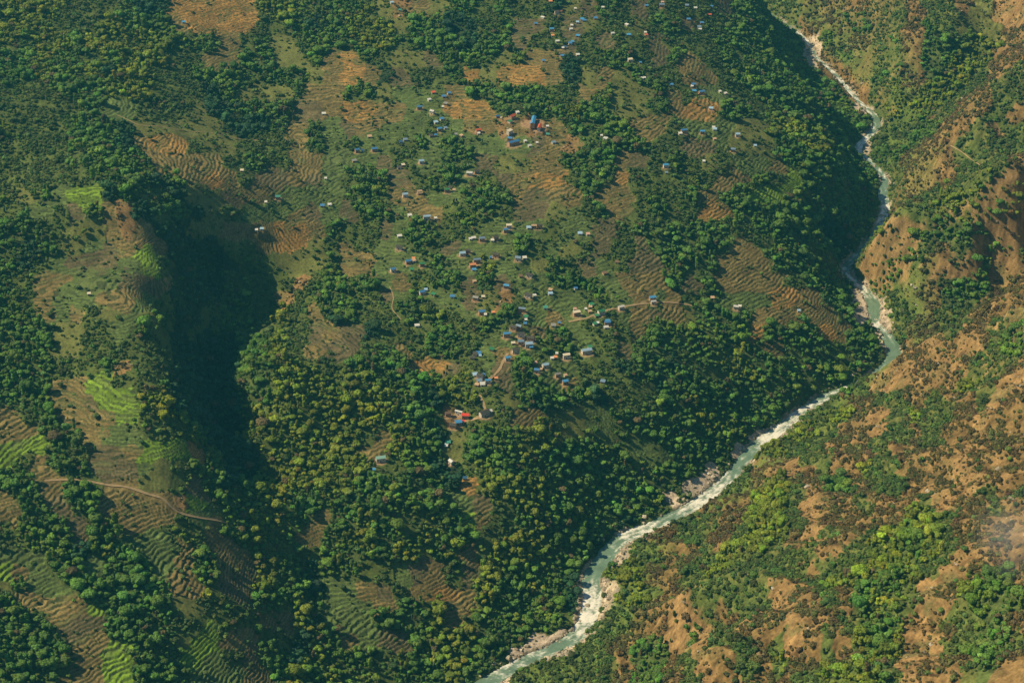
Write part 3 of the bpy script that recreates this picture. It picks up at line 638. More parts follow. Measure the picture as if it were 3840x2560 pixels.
def material(name, color=(.5,.5,.5), rough=.8, bump=0.0, bscale=1.0, var=0.0, spec=.3):
    m = bpy.data.materials.new(name); m.use_nodes = True; t = m.node_tree; b = t.nodes['Principled BSDF']
    b.inputs['Base Color'].default_value = (*color, 1); b.inputs['Roughness'].default_value = rough; b.inputs['Specular IOR Level'].default_value = spec
    if var or bump:
        co = t.nodes.new('ShaderNodeTexCoord'); n = t.nodes.new('ShaderNodeTexNoise'); n.inputs['Scale'].default_value = bscale; n.inputs['Detail'].default_value = 3
        t.links.new(co.outputs['Object'], n.inputs['Vector'])
        if var:
            mx = t.nodes.new('ShaderNodeMix'); mx.data_type = 'RGBA'; mx.inputs[6].default_value = (*[c * (1 - var) for c in color], 1); mx.inputs[7].default_value = (*[min(1, c * (1 + var)) for c in color], 1)
            t.links.new(n.outputs['Fac'], mx.inputs[0]); t.links.new(mx.outputs[2], b.inputs['Base Color'])
        if bump:
            bp = t.nodes.new('ShaderNodeBump'); bp.inputs['Strength'].default_value = bump; t.links.new(n.outputs['Fac'], bp.inputs['Height']); t.links.new(bp.outputs[0], b.inputs['Normal'])
    return m
def attr_material(name, attr, kind_='GEOMETRY', rough=.9, nscale=.5, lo=.75, hi=1.3, bump=.0, bdist=.3, spec=.15):
    m = bpy.data.materials.new(name); m.use_nodes = True; t = m.node_tree; b = t.nodes['Principled BSDF']
    b.inputs['Roughness'].default_value = rough; b.inputs['Specular IOR Level'].default_value = spec
    a = t.nodes.new('ShaderNodeAttribute'); a.attribute_type = kind_; a.attribute_name = attr
    ge = t.nodes.new('ShaderNodeNewGeometry'); n = t.nodes.new('ShaderNodeTexNoise'); n.inputs['Scale'].default_value = nscale; n.inputs['Detail'].default_value = 4
    t.links.new(ge.outputs['Position'], n.inputs['Vector'])
    r = t.nodes.new('ShaderNodeMapRange'); r.inputs[1].default_value = .3; r.inputs[2].default_value = .7; r.inputs[3].default_value = lo; r.inputs[4].default_value = hi; t.links.new(n.outputs['Fac'], r.inputs[0])
    s = t.nodes.new('ShaderNodeVectorMath'); s.operation = 'SCALE'; t.links.new(a.outputs['Color'], s.inputs[0]); t.links.new(r.outputs[0], s.inputs['Scale']); t.links.new(s.outputs[0], b.inputs['Base Color'])
    if bump:
        bp = t.nodes.new('ShaderNodeBump'); bp.inputs['Strength'].default_value = bump; bp.inputs['Distance'].default_value = bdist; t.links.new(n.outputs['Fac'], bp.inputs['Height']); t.links.new(bp.outputs[0], b.inputs['Normal'])
    return m
# ------------------------------------------------------------------ ground
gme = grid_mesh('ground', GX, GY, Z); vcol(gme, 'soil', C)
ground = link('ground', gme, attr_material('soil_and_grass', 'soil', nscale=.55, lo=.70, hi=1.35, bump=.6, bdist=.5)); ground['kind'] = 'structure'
# ------------------------------------------------------------------ river water
NW = 15; fine = catmull(RC[::4], 14)
tan = np.gradient(fine[:, :2], axis=0); tan /= np.linalg.norm(tan, axis=1)[:, None]; nor = np.stack([tan[:, 1], -tan[:, 0]], -1)
ac = np.linspace(-1.25, 1.25, NW); WX = fine[:, 0:1] + nor[:, 0:1] * fine[:, 3:4] * ac; WY = fine[:, 1:2] + nor[:, 1:2] * fine[:, 3:4] * ac
fo = np.repeat(fine[:, 4:5], NW, 1); s_len = np.cumsum(np.r_[0, np.hypot(*np.diff(fine[:, :2], axis=0).T)])
SL = np.repeat(s_len[:, None], NW, 1); AC = ac[None] * fine[:, 3:4]
fn = fbm(SL * .35 + 2 * AC * .0, AC * 1.0, 3.6, 3, 5.0) + .5 * fbm(SL, AC, 16, 2, 15.0)
fn = fn + .6 * noise(SL / 1.3, AC / 1.1)
foam = sstep(.34, .90, fo * .85 + .55 * fn)
WZ = np.repeat(fine[:, 2:3], NW, 1) + foam * (.25 + .3 * fn) + .05 * fn
wme = grid_mesh('river', WX, WY, WZ)
turq = np.array([.150, .235, .160]); white = np.array([.80, .77, .68])
vcol(wme, 'water', turq * (1 + .25 * fn[..., None]) * (1 - foam[..., None]) + white * foam[..., None])
wm = attr_material('river_water', 'water', rough=.25, nscale=1.1, lo=.85, hi=1.12, bump=.5, bdist=.3, spec=.5)
river = link('river', wme, wm); river['kind'] = 'structure'
# ------------------------------------------------------------------ paths
pm = material('trodden_earth', (.34,.24,.13), .95, .3, .6, .25)
for nm, hw, xs, ys in PW:
    tt = np.stack([np.gradient(xs), np.gradient(ys)], -1); tt /= np.linalg.norm(tt, axis=1)[:, None] + 1e-9
    a = np.linspace(-1, 1, 5)[None]; wv = (hw * (1 + .35 * noise(xs / 6, ys / 6)))[:, None]
    X = xs[:, None] + tt[:, 1:2] * a * wv; Y = ys[:, None] - tt[:, 0:1] * a * wv
    mid = gsample(Z, xs, ys); mid = np.convolve(np.pad(mid, 2, 'edge'), np.ones(5) / 5, 'valid')
    ZZ = np.maximum(gsample(Z, X, Y), mid[:, None]) + .22 - .12 * np.abs(a)
    o = link(nm, grid_mesh(nm, X, Y, ZZ), pm); o['kind'] = 'structure'
# ------------------------------------------------------------------ plant and rock models
def sphere_blob(bm, c, r, sub, seed, amp=.22, sq=(1, 1, 1)):
    g = bmesh.ops.create_icosphere(bm, subdivisions=sub, radius=1.0)
    q = random.Random(seed); ph_ = [(q.uniform(1.5, 4), q.uniform(0, 6), Vector((q.gauss(0, 1), q.gauss(0, 1), q.gauss(0, 1))).normalized()) for _ in range(7)]
    for v in g['verts']:
        d = sum(math.sin(f * 1.7 * v.co.dot(ax) + p) for f, p, ax in ph_) / 7
        k = 1 + amp * 2.2 * d
        v.co = Vector((v.co.x * r * k * sq[0], v.co.y * r * k * sq[1], v.co.z * r * k * sq[2])) + Vector(c)
def leafs(bm, lobes, n, size, q):
    for _ in range(n):
        c, r, sq = q.choice(lobes); d = Vector((q.gauss(0, 1), q.gauss(0, 1), q.gauss(.25, 1))).normalized()
        p = Vector(c) + Vector((d.x * r * sq[0], d.y * r * sq[1], d.z * r * sq[2])) * q.uniform(.92, 1.18)
        t = d.cross(Vector((q.gauss(0, 1), q.gauss(0, 1), q.gauss(0, 1)))).normalized(); b = d.cross(t)
        t = (t + d * q.uniform(-.5, .5)) * size * q.uniform(.6, 1.3); b = (b + d * q.uniform(-.6, .6)) * size * q.uniform(.4, .9)
        bm.faces.new([bm.verts.new(p + a) for a in (t, b, -t * .9, -b)])
def tomesh(name, bm, mat, smooth=True):
    me = bpy.data.meshes.new(name); bm.to_mesh(me); bm.free()
    for p in me.polygons: p.use_smooth = smooth
    me.materials.append(mat); return me
leafm = attr_material('foliage', 'tint', 'INSTANCER', .75, 1.1, .55, 1.55, .9, .6, .2)
barkm = material('bark', (.10,.075,.05), .9, .3, 2, .3)
stonem = attr_material('stone', 'tint', 'INSTANCER', .9, .8, .7, 1.25, .5, .4, .2)
CROWN, TRUNK = [], []
def make_tree(k):
    q = random.Random(100 + k); bm = bmesh.new(); lobes = []
    form = ['round', 'tall', 'wide', 'round', 'tall', 'wide', 'round'][k]
    H = {'round': 6.6, 'tall': 8.2, 'wide': 6.0}[form]; Rr = {'round': 2.6, 'tall': 1.9, 'wide': 3.2}[form]
    for i in range(9 if form != 'tall' else 8):
        a = i * 2.4 + q.uniform(-.4, .4); e = q.uniform(.35, 1.0) if i else 0
        zc = H * (.52 + .30 * q.random()) if i else H * .66
        if form == 'tall': zc = H * (.35 + .55 * i / 8); e *= .45
        if form == 'wide': zc = H * (.55 + .18 * q.random())
        r = Rr * q.uniform(.42, .66) * (1.25 if i == 0 else 1)
        sq = (1, 1, .82); c = (math.cos(a) * Rr * e * .8, math.sin(a) * Rr * e * .8, zc)
        lobes.append((c, r, sq)); sphere_blob(bm, c, r, 2, k * 50 + i, .20, sq)
    leafs(bm, lobes, 420, .42, q)
    CROWN.append(tomesh('crown', bm, leafm, False))
    bm = bmesh.new()
    def limb(a, b, r0, r1):
        a, b = Vector(a), Vector(b); d = (b - a); M = Matrix.Translation((a + b) / 2) @ d.to_track_quat('Z', 'Y').to_matrix().to_4x4()
        bmesh.ops.create_cone(bm, cap_ends=True, segments=7, radius1=r0, radius2=r1, depth=d.length, matrix=M)
    limb((0, 0, -.8), (0.1, 0, H * .5), .28, .16)
    for i in (1, 3, 5, 7):
        limb((0.05, 0, H * .33), lobes[i][0], .13, .05)
    TRUNK.append(tomesh('trunk', bm, barkm))
for k in range(7): make_tree(k)
SHRUB = []
for k in range(4):
    q = random.Random(300 + k); bm = bmesh.new(); lobes = []
    for i in range(5):
        a = i * 2.4; e = q.uniform(.2, .8) if i else 0; r = q.uniform(.45, .8); c = (math.cos(a) * e, math.sin(a) * e, r * .55); lobes.append((c, r, (1, 1, .85))); sphere_blob(bm, c, r, 1, k * 9 + i, .22, (1, 1, .85))
    leafs(bm, lobes, 130, .26, q); SHRUB.append(tomesh('shrub', bm, leafm, False))
ROCK = []
for k in range(4):
    bm = bmesh.new(); sphere_blob(bm, (0, 0, .25), 1.0, 2, 700 + k, .30, (1.0, .8, .6)); ROCK.append(tomesh('boulder', bm, stonem, False))
# ------------------------------------------------------------------ scatter
def jitter(cell, y1=3300, smax=.40, seed=1):
    r = np.random.default_rng(seed)
    ny = int((y1 - 900) / cell); nx = int(2 * smax * y1 / cell)
    y = 900 + (np.arange(ny)[:, None] + r.random((ny, nx))) * cell; x = -smax * y1 + (np.arange(nx)[None] + r.random((ny, nx))) * cell
    x, y = x.ravel(), y.ravel(); m = (np.abs(x / y) < smax * .97); return x[m], y[m], r
def knd(x, y):
    fi, fj = gidx(x, y); return kind[np.round(fi).astype(int), np.round(fj).astype(int)]
def clear_of(x, y, pad):
    ok = gsample(RD, x, y) > gsample(RW, x, y) + pad * 1.4
    ok |= gsample(RD, x, y) > 80
    for k, h in enumerate(HS):
        m = np.abs(y - hy[k]) < 12; R = .5 * h[2] + pad
        dy = y - hy[k]; ok &= ~(m & (np.hypot(x - hx[k], np.where(dy < 0, dy * .62, dy)) < R))
    for nm, hw, xs, ys in PW:
        bb = (x > xs.min() - 6) & (x < xs.max() + 6) & (y > ys.min() - 6) & (y < ys.max() + 6); ii = np.where(bb)[0]
        if len(ii):
            d = np.min(np.hypot(x[ii, None] - xs[None], y[ii, None] - ys[None]), 1); ok[ii] &= d > hw + pad * .7
    return ok
def probs(d): return np.array([d.get(k, 0) for k in KINDS])
def band(x, y, z):                            # which part of the valley a plant stands in
    u, v = survey(x, y, z); rx = np.interp(y, RC[:, 1][np.argsort(RC[:, 1])], RC[:, 0][np.argsort(RC[:, 1])])
    return u, v, x > rx
# trees
tx, ty, r = jitter(3.7, seed=5)
tk = knd(tx, ty); rnd = r.random(len(tx)); dens = probs(dict(F=.97, Y=.97, B=.99, S=.17, s=.05, R=.012, T=.038, O=.014, D=.038, G=.055, M=.05, L=.004))
cl = fbm(tx, ty, 34, 2, 90.0)
dd = dens[tk]; dd = np.where(dd > .9, dd * (1 - np.where(ty > 1520, .75, .3) * sstep(-.05, .45, cl + .25 * fbm(tx, ty, 9, 2, 95.0))), dd * np.clip(1 + 2.2 * cl, .1, 3))
keep = (rnd < dd); tx, ty, tk = tx[keep], ty[keep], tk[keep]
ok = clear_of(tx, ty, 3.2); tx, ty, tk = tx[ok], ty[ok], tk[ok]
tz = gsample(Z, tx, ty); uu, vv = survey(tx, ty, tz); ok = (uu > -330) & (uu < 2620) & (vv > -140) & (vv < 1850); tx, ty, tz, tk = tx[ok], ty[ok], tz[ok], tk[ok]
n = len(tx); tv = r.integers(0, 7, n)
dense = np.isin(tk, [0, 1, 2])
tsz = np.where(dense, r.lognormal(-.50, .38, n), r.normal(.50, .15, n)) * (1 + .18 * fbm(tx, ty, 70, 2, 33.0)); tsz = np.clip(tsz, .28, 1.7)
TT = np.where((tk == 1)[:, None], [.150, .200, .022], np.where((tk == 2)[:, None], [.030, .082, .034], [.086, .172, .028]))  # darkest tint: blue-dark forest, with ravine shade put into the leaf colour
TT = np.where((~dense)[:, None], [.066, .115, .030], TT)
yel = sstep(.0, .5, fbm(tx, ty, 50, 3, 77.0))[:, None] * np.array([.035, .030, -.004]) * np.where(tk == 2, .2, 1)[:, None]
TT = (TT + yel) * np.exp(r.normal(0, .19, n) + .35 * fbm(tx, ty, 26, 2, 300.0))[:, None] * np.exp(r.normal(0, .09, (n, 3)))
odd = r.random(n) < .035; TT[odd] = np.array([.13, .105, .045]) * r.uniform(.6, 1.1, (odd.sum(), 1))
# shrubs
sx, sy, r2 = jitter(3.0, seed=8); sk = knd(sx, sy); cl = fbm(sx, sy, 22, 3, 120.0)
rightS = gsample(right, sx, sy)
p = probs(dict(F=.55, Y=.5, B=.5, S=.85, s=.70, R=.5, T=.05, D=.06, G=.08, O=.03, M=.16, X=.05, L=.01))[sk] * np.clip(1 + 1.8 * cl, .15, 2.2)
p = p * np.where(TERR[sk], .5 + 2.6 * gsample(RIS, sx, sy), 1.0); keep = r2.random(len(sx)) < p; sx, sy, sk = sx[keep], sy[keep], sk[keep]; ok = clear_of(sx, sy, 1.4) & ~((gsample(cl_[..., 0], sx, sy) > .5) & (r2.random(len(sx)) < .8)); sx, sy, sk = sx[ok], sy[ok], sk[ok]
sz = gsample(Z, sx, sy); uu, vv = survey(sx, sy, sz); ok = (uu > -250) & (uu < 2600) & (vv > -120) & (vv < 1780); sx, sy, sz, sk = sx[ok], sy[ok], sz[ok], sk[ok]
rightS0 = gsample(right, sx, sy); m_ = len(sx); sv_ = r2.integers(0, 4, m_); ssz = np.clip(r2.lognormal(.14, .40, m_), .5, 3.2)
on = np.isin(sk, [5, 6, 7, 8, 9, 10]); ssz[on] *= .72
ssz[np.isin(sk, [3, 4]) & (rightS0 > .5)] *= 1.28; ST = np.where(np.isin(sk, [0, 1, 2])[:, None], [.068, .125, .030], 0) + np.where(np.isin(sk, [0, 1, 2])[:, None], 0, 1) * np.where((sk == 4)[:, None] | (sk == 5)[:, None], [.110, .088, .032], [.072, .115, .026])
gs = sstep(-.1, .35, fbm(sx, sy, 40, 3, 140.0))[:, None] * (sk == 4)[:, None]
ST = ST * (1 - gs * .5) + np.array([.080, .100, .028]) * gs * .5
ST = ST * np.exp(r2.normal(0, .28, m_))[:, None] * np.exp(r2.normal(0, .10, (m_, 3)))
# boulders: along the water and on the bare ground
bx, by, r3 = jitter(2.2, seed=9); d_ = gsample(RD, bx, by) - gsample(RW, bx, by); kk = knd(bx, by); gm_ = gsample(gm[..., 0].astype(float), bx, by)
p = np.where((d_ > -2.5) & (d_ < 9), .10 + .45 * gm_, 0) + np.where(kk == KINDS.index('X'), .15, 0) + np.where((kk == KINDS.index('R')), .02, 0) + np.where((kk == KINDS.index('s')) & (gsample(right, bx, by) > .5), .004, 0)
keep = (r3.random(len(bx)) < p) & ((d_ < -1) | clear_of(bx, by, -1)); bx, by = bx[keep], by[keep]
bz = gsample(Z, bx, by); uu, vv = survey(bx, by, bz); ok = (uu > -100) & (uu < 2450) & (vv > -60) & (vv < 1660); bx, by, bz = bx[ok], by[ok], bz[ok]
b_ = len(bx); bsz = np.clip(r3.lognormal(-.15, .5, b_), .35, 3.4); bv = r3.integers(0, 4, b_)
BT = np.array([.36, .31, .235]) * np.exp(r3.normal(0, .22, b_))[:, None]
def biggest(x, y, z, size, nmax=300, edge=-8):
    rr = np.sqrt(x * x + y * y + (CH - z) ** 2); u, v = survey(x, y, z); app = size / rr
    cand = np.where((u > 8) & (u < 2344) & (v > 8) & (v < 1560))[0]; cand = cand[np.argsort(-app[cand])][:int(nmax * 3)]
    vis = in_view(x[cand], y[cand], z[cand] + size[cand] * 1.5); return cand[vis][:nmax]
it = biggest(tx, ty, tz, tsz * 3); is_ = biggest(sx, sy, sz, ssz); ib = biggest(bx, by, bz, bsz)
print('counts', n, m_, b_, len(it), len(is_), len(ib))
def cloud(name, protos, x, y, z, size, var, tint, skip, label, cat, rotseed, flat=None):
    msk = np.ones(len(x), bool); msk[skip] = False; rs = np.random.default_rng(rotseed)
    me = bpy.data.meshes.new(name); k = int(msk.sum()); me.vertices.add(k); me.vertices.foreach_set('co', np.stack([x, y, z], -1)[msk].astype(np.float32).ravel())
    def at(nm, ty_, arr, fld):
        a = me.attributes.new(nm, ty_, 'POINT'); a.data.foreach_set(fld, arr.ravel())
    at('variant', 'INT', var[msk].astype(np.int32), 'value')
    sc = size[msk][:, None] * np.stack([rs.uniform(.88, 1.15, k), rs.uniform(.88, 1.15, k), rs.uniform(.82, 1.2, k)], -1)
    at('size', 'FLOAT_VECTOR', sc.astype(np.float32), 'vector')
    at('turn', 'FLOAT_VECTOR', np.stack([rs.uniform(-.08, .08, k), rs.uniform(-.08, .08, k), rs.uniform(0, 6.28, k)], -1).astype(np.float32), 'vector')
    at('tint', 'FLOAT_VECTOR', tint[msk].astype(np.float32), 'vector')
    o = link(name, me); g = bpy.data.node_groups.new(name, 'GeometryNodeTree')
    g.interface.new_socket('Geometry', in_out='INPUT', socket_type='NodeSocketGeometry'); g.interface.new_socket('Geometry', in_out='OUTPUT', socket_type='NodeSocketGeometry')
    N = g.nodes.new; L = g.links.new; gi = N('NodeGroupInput'); go = N('NodeGroupOutput'); iop = N('GeometryNodeInstanceOnPoints'); L(gi.outputs[0], iop.inputs['Points'])
    jo = N('GeometryNodeJoinGeometry')
    for parts in reversed(protos):
        j2 = N('GeometryNodeJoinGeometry')
        for ob in reversed(parts):
            oi = N('GeometryNodeObjectInfo'); oi.transform_space = 'ORIGINAL'; oi.inputs[0].default_value = ob; L(oi.outputs['Geometry'], j2.inputs[0])
        gt = N('GeometryNodeGeometryToInstance'); L(j2.outputs[0], gt.inputs[0]); L(gt.outputs[0], jo.inputs[0])
    L(jo.outputs[0], iop.inputs['Instance']); iop.inputs['Pick Instance'].default_value = True
    def rd(nm, ty_):
        a = N('GeometryNodeInputNamedAttribute'); a.data_type = ty_; a.inputs[0].default_value = nm; return [q for q in a.outputs if q.enabled][0]
    L(rd('variant', 'INT'), iop.inputs['Instance Index']); L(rd('size', 'FLOAT_VECTOR'), iop.inputs['Scale'])
    er = N('FunctionNodeEulerToRotation'); L(rd('turn', 'FLOAT_VECTOR'), er.inputs[0]); L(er.outputs[0], iop.inputs['Rotation'])
    L(iop.outputs[0], go.inputs[0]); md = o.modifiers.new('scatter', 'NODES'); md.node_group = g
    o['kind'] = 'stuff'; o['label'] = label; o['category'] = cat; return o
def empty(name, loc):
    o = bpy.data.objects.new(name, None); COL.objects.link(o); o.location = loc; o.empty_display_size = .5; return o
TREEP = [None] * 7
rs = random.Random(4)
MARKS = [(60,1500,'at the lower left corner'),(60,1250,'in the belt at the left edge'),(200,1430,'left of the swirling brown fields'),(330,1250,'in the belt under the long footpath'),
 (200,1100,'beside the footpath at the left'),(420,1450,'in the wide belt between brown and lime fields'),(560,1300,'right of the brown field fan near the ravine'),(480,1150,'by the right end of the long footpath'),
 (600,1480,'in the lower grove between two field groups'),(700,1250,'on the left forest below the ravine mouth'),(700,1450,'in the narrow gully at the bottom'),(850,1150,'around the lone mint roofed house'),
 (950,1450,'in the tall grove right of the curved fields'),(900,1320,'above the curved fields at the bottom'),(1080,1300,'in the river forest under the small fields'),(1080,1500,'in the river forest at the bottom edge'),
 (1230,1400,'on the left bank by the lower rapids'),(1300,1250,'on the left bank by the calm green bend'),(1420,1150,'on the left bank above the white bend'),(1250,1100,'in the upper river forest under the village'),
 (1420,1400,'on the right bank beside the lower rapids'),(1500,1300,'on the green strip along the right bank'),(1450,1520,'on the right bank at the bottom edge'),(1700,1500,'just right of the bare cliff'),(1700,1350,'on the brown slope above the bare cliff'),
 (1850,1500,'on the bottom of the dry slope'),(1850,1330,'in the middle of the dry slope'),(1950,1430,'in the bright green gully of the dry slope'),(1980,1280,'at the head of the bright green gully'),(2100,1500,'at the bottom, right of the bright green gully'),
 (2150,1350,'on the pale rib of the dry slope'),(2300,1500,'at the lower right corner'),(2250,1350,'in the green hollow near the right edge'),(2300,1180,'below the mist at the right edge'),(2100,1150,'on the brown ribs of the dry slope'),(1900,1150,'on the rocky shelf above the river'),
 (1750,1080,'on the slope beside the straight rapids'),(2250,950,'on the upper dry slope near the right edge'),(2050,950,'on the rocky crest above the river')]
def zone(u, v, r_):
    k = min(range(len(MARKS)), key=lambda q: (MARKS[q][0] - u) ** 2 + (MARKS[q][1] - v) ** 2); return k, MARKS[k][2], MARKS[k][2]
u_, v_, rr_ = band(tx, ty, tz)
for i in it:
    k = int(tv[i]); z_, ph_, gp = zone(u_[i], v_[i], rr_[i])
    root = empty('broadleaf_tree', (tx[i], ty[i], tz[i])); s = tsz[i]; root.scale = (s, s, s * rs.uniform(.9, 1.15)); root.rotation_euler = (0, 0, rs.uniform(0, 6.28))
    c = link('crown', CROWN[k], parent=root); t_ = link('trunk', TRUNK[k], parent=root)
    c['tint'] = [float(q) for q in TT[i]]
    lum = TT[i][1]; rb = TT[i][0] / TT[i][1]
    kindw = 'brownish' if rb > 1.0 else ('yellow green' if rb > .66 else ('bright green' if lum > .10 else ('dark green' if lum < .07 else 'mid green')))
    form = ['round', 'slender', 'spreading', 'round', 'slender', 'spreading', 'round'][k]
    root['label'] = f'{kindw} {form} tree {ph_}'; root['category'] = 'tree'; root['group'] = f'{kindw} {form} trees ' + gp
    if TREEP[k] is None: TREEP[k] = (c, t_)
SHP = [None] * 4
u_, v_, rr_ = band(sx, sy, sz)
for i in is_:
    k = int(sv_[i]); o = link('shrub', SHRUB[k]); o.location = (sx[i], sy[i], sz[i] - .1); s = float(ssz[i]); o.scale = (s, s, s * .9); o.rotation_euler = (0, 0, rs.uniform(0, 6.28)); o['tint'] = [float(q) for q in ST[i]]
    rb = ST[i][0] / ST[i][1]; wd = 'brown' if rb > .95 else ('green' if rb < .72 else 'olive'); big = 'large' if s > 2.3 else 'small'
    z_, ph_, gp = zone(u_[i], v_[i], rr_[i]);
    o['label'] = f'{big} {wd} rounded shrub {ph_}'; o['category'] = 'shrub'; o['group'] = f'{big} {wd} shrubs ' + gp
    if SHP[k] is None: SHP[k] = o
RKP = [None] * 4
u_, v_, rr_ = band(bx, by, bz)
for i in ib:
    k = int(bv[i]); o = link('boulder', ROCK[k]); s = float(bsz[i]); o.location = (bx[i], by[i], bz[i]); o.scale = (s, s, s); o.rotation_euler = (0, 0, rs.uniform(0, 6.28)); o['tint'] = [float(q) for q in BT[i]]
    pl = 'lower' if v_[i] > 1240 else ('middle' if v_[i] > 880 else 'upper'); sd_ = 'right' if rr_[i] else 'left'; big = 'large' if s > 1.6 else 'small'
    sh_ = 'grey brown' if BT[i][0] < .34 else 'pale'; z_, ph_, gp = zone(u_[i], v_[i], rr_[i])
    if v_[i] < 900: ph_ = ('on the right bank' if rr_[i] else 'on the left bank') + (' by the green pool under the side valley' if v_[i] > 720 else (' below the spur where the river is pinched' if v_[i] > 560 else (' along the bend under the green valley' if v_[i] > 300 else ' along the straight thin reach near the top')))
    else: ph_ = ph_ + (', right of the water' if rr_[i] else ', left of the water')
    if len(ph_.split()) > 12: ph_ = ph_.split(',')[0]
    o['label'] = f'{big} {sh_} boulder {ph_}'; o['category'] = 'boulder'; o['group'] = f'{big} {sh_} boulders {ph_}'
    if RKP[k] is None: RKP[k] = o
def fillp(L, meshes, nm):
    for k in range(len(L)):
        if L[k] is None: L[k] = next(q for q in L if q is not None)
    return L
TREEP = fillp(TREEP, None, None); SHP = fillp(SHP, None, None); RKP = fillp(RKP, None, None)
cloud('forest', TREEP, tx, ty, tz, tsz, tv, TT, it, 'dense green broadleaf forest covering the slopes of the gorge', 'forest', 21)
cloud('scrub', [(o,) for o in SHP], sx, sy, sz - .1, ssz, sv_, ST, is_, 'low green and brown scrub scattered over the hillsides', 'scrub', 22)
cloud('river_stones', [(o,) for o in RKP], bx, by, bz, bsz, bv, BT, ib, 'pale stones lining the banks of the river and bare slopes', 'stones', 23)
# ------------------------------------------------------------------ houses
RM = {k: material('roof_' + v[1].replace(' ', '_') + '_' + k, v[0], .45 if k not in ('dark', 'brown', 'tan') else .9, .15, 3, .22, .4) for k, v in ROOFS.items()}
WMt = [material('stone_wall', (.36,.25,.17), .9, .3, 2, .25), material('mud_wall', (.46,.28,.17), .9, .2, 1.5, .2), material('plaster_wall', (.62,.55,.47), .85, .1, 1, .15)]
doorm = material('door_wood', (.07,.05,.035), .7, 0, 1, 0); winm = material('window_dark', (.03,.035,.04), .3, 0, 1, 0)
def box(bm, c, s): 
    g = bmesh.ops.create_cube(bm, size=1.0)
    for v in g['verts']: v.co = Vector((v.co.x * s[0] + c[0], v.co.y * s[1] + c[1], v.co.z * s[2] + c[2]))
def mesh_from(name, verts, faces, mat):
    me = bpy.data.meshes.new(name); me.from_pydata(verts, [], faces); me.update(); me.materials.append(mat); return me
def house(k, h):
    u, v, L, W, rot, rf, where = h; small = L < 4.6; nm = 'shed' if small else ('hall' if L > 12 else 'house')
    H = 2.0 if small else (3.6 if L < 6.3 else 4.2); H = 1.3 if W < .5 * L and small else H
    root = empty(nm, (hx[k], hy[k], hz[k])); root.rotation_euler = (0, 0, math.radians(rot))
    flat = small or rf in ('cream', 'pink'); rise = .55 if flat else .24 * W + .2; e = .35
    a, b = L / 2, W / 2; wm_ = WMt[(k * 7) % 3] if rf not in ('white', 'pale', 'paleblue') else WMt[2]
    V = [(-a,-b,-1.2),(a,-b,-1.2),(a,b,-1.2),(-a,b,-1.2),(-a,-b,H),(a,-b,H),(a,b,H),(-a,b,H)]
    F = [(0,1,5,4),(2,3,7,6)]
    if flat: V[6] = (a, b, H + rise); V[7] = (-a, b, H + rise); F += [(1,2,6,5),(3,0,4,7)]
    else: V += [(-a,0,H+rise),(a,0,H+rise)]; F += [(1,2,6,9,5),(3,0,4,8,7)]
    link('wall', mesh_from('wall', V, F, wm_), parent=root)
    t = .09; A = a + e; B = b + e
    if flat:
        s = rise / W; z0 = H - s * e + .02; z1 = H + rise + s * e + .02
        RV = [(-A,-B,z0),(A,-B,z0),(A,B,z1),(-A,B,z1)]; RV += [(x, y, z + t) for x, y, z in RV]
        RF = [(3,2,1,0),(4,5,6,7),(0,1,5,4),(1,2,6,5),(2,3,7,6),(3,0,4,7)]
    else:
        s = rise / b; z0 = H - s * e + .02; z1 = H + rise + .02
        RV = [(-A,-B,z0),(A,-B,z0),(A,0,z1),(-A,0,z1),(A,B,z0),(-A,B,z0)]; RV += [(x, y, z + t) for x, y, z in RV]
        RF = [(3,2,1,0),(5,4,2,3),(6,7,8,9),(9,8,10,11),(0,1,7,6),(4,5,11,10),(1,2,8,7),(2,4,10,8),(3,0,6,9),(5,3,9,11)]
    link('roof', mesh_from('roof', RV, RF, RM[rf]), parent=root)
    bm = bmesh.new(); box(bm, (-a * .1, -b - .03, .85), (.8, .09, 1.7 if not H < 1.5 else 1.1)); link('door', tomesh('door', bm, doorm, False), parent=root)
    if not small:
        xs = [a * .5, -a * .6] if L < 9 else [a * q for q in (-.8, -.5, .2, .5, .8)]
        for xx in xs:
            bm = bmesh.new(); box(bm, (xx, -b - .03, H * .58 if L < 9 else 1.9), (.7, .07, .8)); link('window', tomesh('window', bm, winm, False), parent=root)
    col = ROOFS[rf][1]
    for a_, b_r in (('small red hut ', 'small, '), ('small brown hut ', 'small, '), ('small yellow hut ', 'small, '), (' one of a pair', ' of a pair'), ('only orange roof', 'only such one')): where = where.replace(a_, b_r)
    if not where.startswith('tiny yellow'): lab = f'{col} roofed {nm} {where}'
    while len(lab.replace(',', '').split()) > 16 and ' the ' in lab: q = lab.rfind(' the '); lab = lab[:q] + lab[q + 4:]
    root['label'] = lab
    root['category'] = nm; root['group'] = 'houses and sheds of the hillside villages'
    return root
for k, h in enumerate(HS): house(k, h)
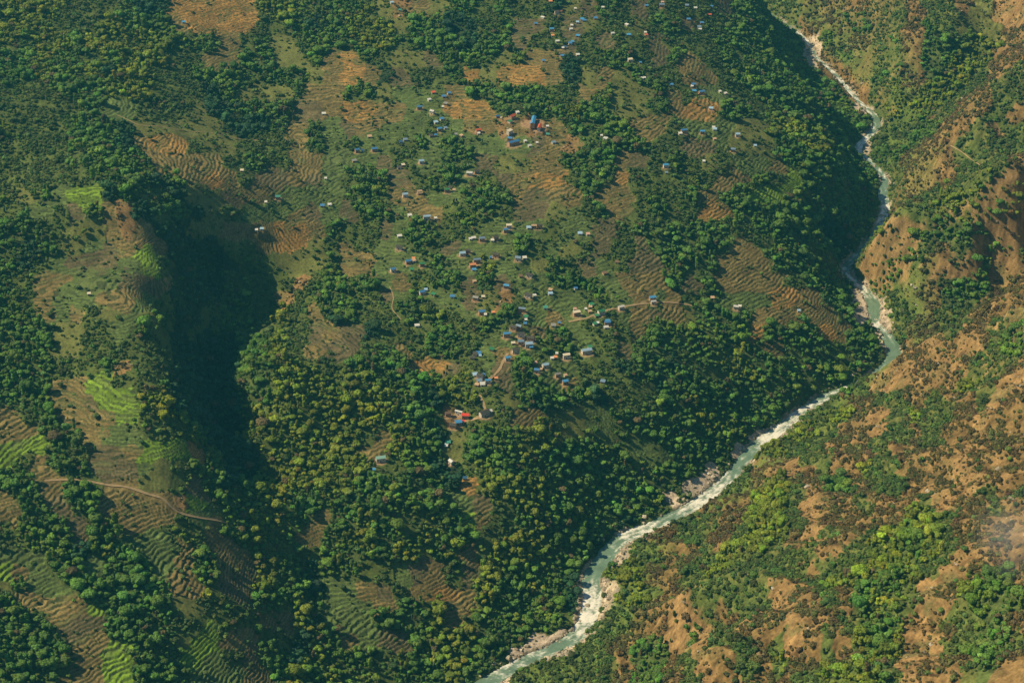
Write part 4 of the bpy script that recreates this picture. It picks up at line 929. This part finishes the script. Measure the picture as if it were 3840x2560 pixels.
# ------------------------------------------------------------------ haze
hb = bmesh.new(); box(hb, (0, 2250, 470), (4200, 4700, 1180)); hm = bpy.data.materials.new('haze'); hm.use_nodes = True; t = hm.node_tree
t.nodes.remove(t.nodes['Principled BSDF']); pv = t.nodes.new('ShaderNodeVolumePrincipled'); pv.inputs['Density'].default_value = 0.00007
pv.inputs['Color'].default_value = (.07, .42, .58, 1); pv.inputs['Anisotropy'].default_value = .2
t.links.new(pv.outputs[0], t.nodes['Material Output'].inputs['Volume'])
hz_o = link('haze', tomesh('haze', hb, hm, False)); hz_o['kind'] = 'stuff'; hz_o['label'] = 'thin blue haze hanging in the valley air'; hz_o['category'] = 'haze'

# ------------------------------------------------------------------ mist at the right edge
mx_, my_, mz_ = raycast(np.array([2318.0]), np.array([1290.0])); dv = ray(2318, 1235); tm = 0.92 * float(my_[0]) / dv[1]
mb = bmesh.new(); sphere_blob(mb, (0, 0, 0), 1.0, 3, 3, .03); mm = bpy.data.materials.new('mist'); mm.use_nodes = True; t = mm.node_tree
t.nodes.remove(t.nodes['Principled BSDF']); pv = t.nodes.new('ShaderNodeVolumePrincipled'); pv.inputs['Color'].default_value = (.9, .85, .85, 1)
co = t.nodes.new('ShaderNodeTexCoord'); ln = t.nodes.new('ShaderNodeVectorMath'); ln.operation = 'LENGTH'; t.links.new(co.outputs['Object'], ln.inputs[0])
nz = t.nodes.new('ShaderNodeTexNoise'); nz.inputs['Scale'].default_value = 1.6; t.links.new(co.outputs['Object'], nz.inputs['Vector'])
ad = t.nodes.new('ShaderNodeMath'); ad.operation = 'ADD'; t.links.new(ln.outputs['Value'], ad.inputs[0]); t.links.new(nz.outputs['Fac'], ad.inputs[1])
mr = t.nodes.new('ShaderNodeMapRange'); mr.inputs[1].default_value = 1.35; mr.inputs[2].default_value = .5; mr.inputs[3].default_value = 0; mr.inputs[4].default_value = .013; t.links.new(ad.outputs[0], mr.inputs[0]); t.links.new(mr.outputs[0], pv.inputs['Density'])
t.links.new(pv.outputs[0], t.nodes['Material Output'].inputs['Volume'])
mo = link('mist', tomesh('mist', mb, mm)); mo.location = (dv[0] * tm, dv[1] * tm, CH + dv[2] * tm); mo.scale = (30, 24, 34)
mo['kind'] = 'stuff'; mo['label'] = 'small pale wisp of mist over the dry slope at the right edge'; mo['category'] = 'mist'
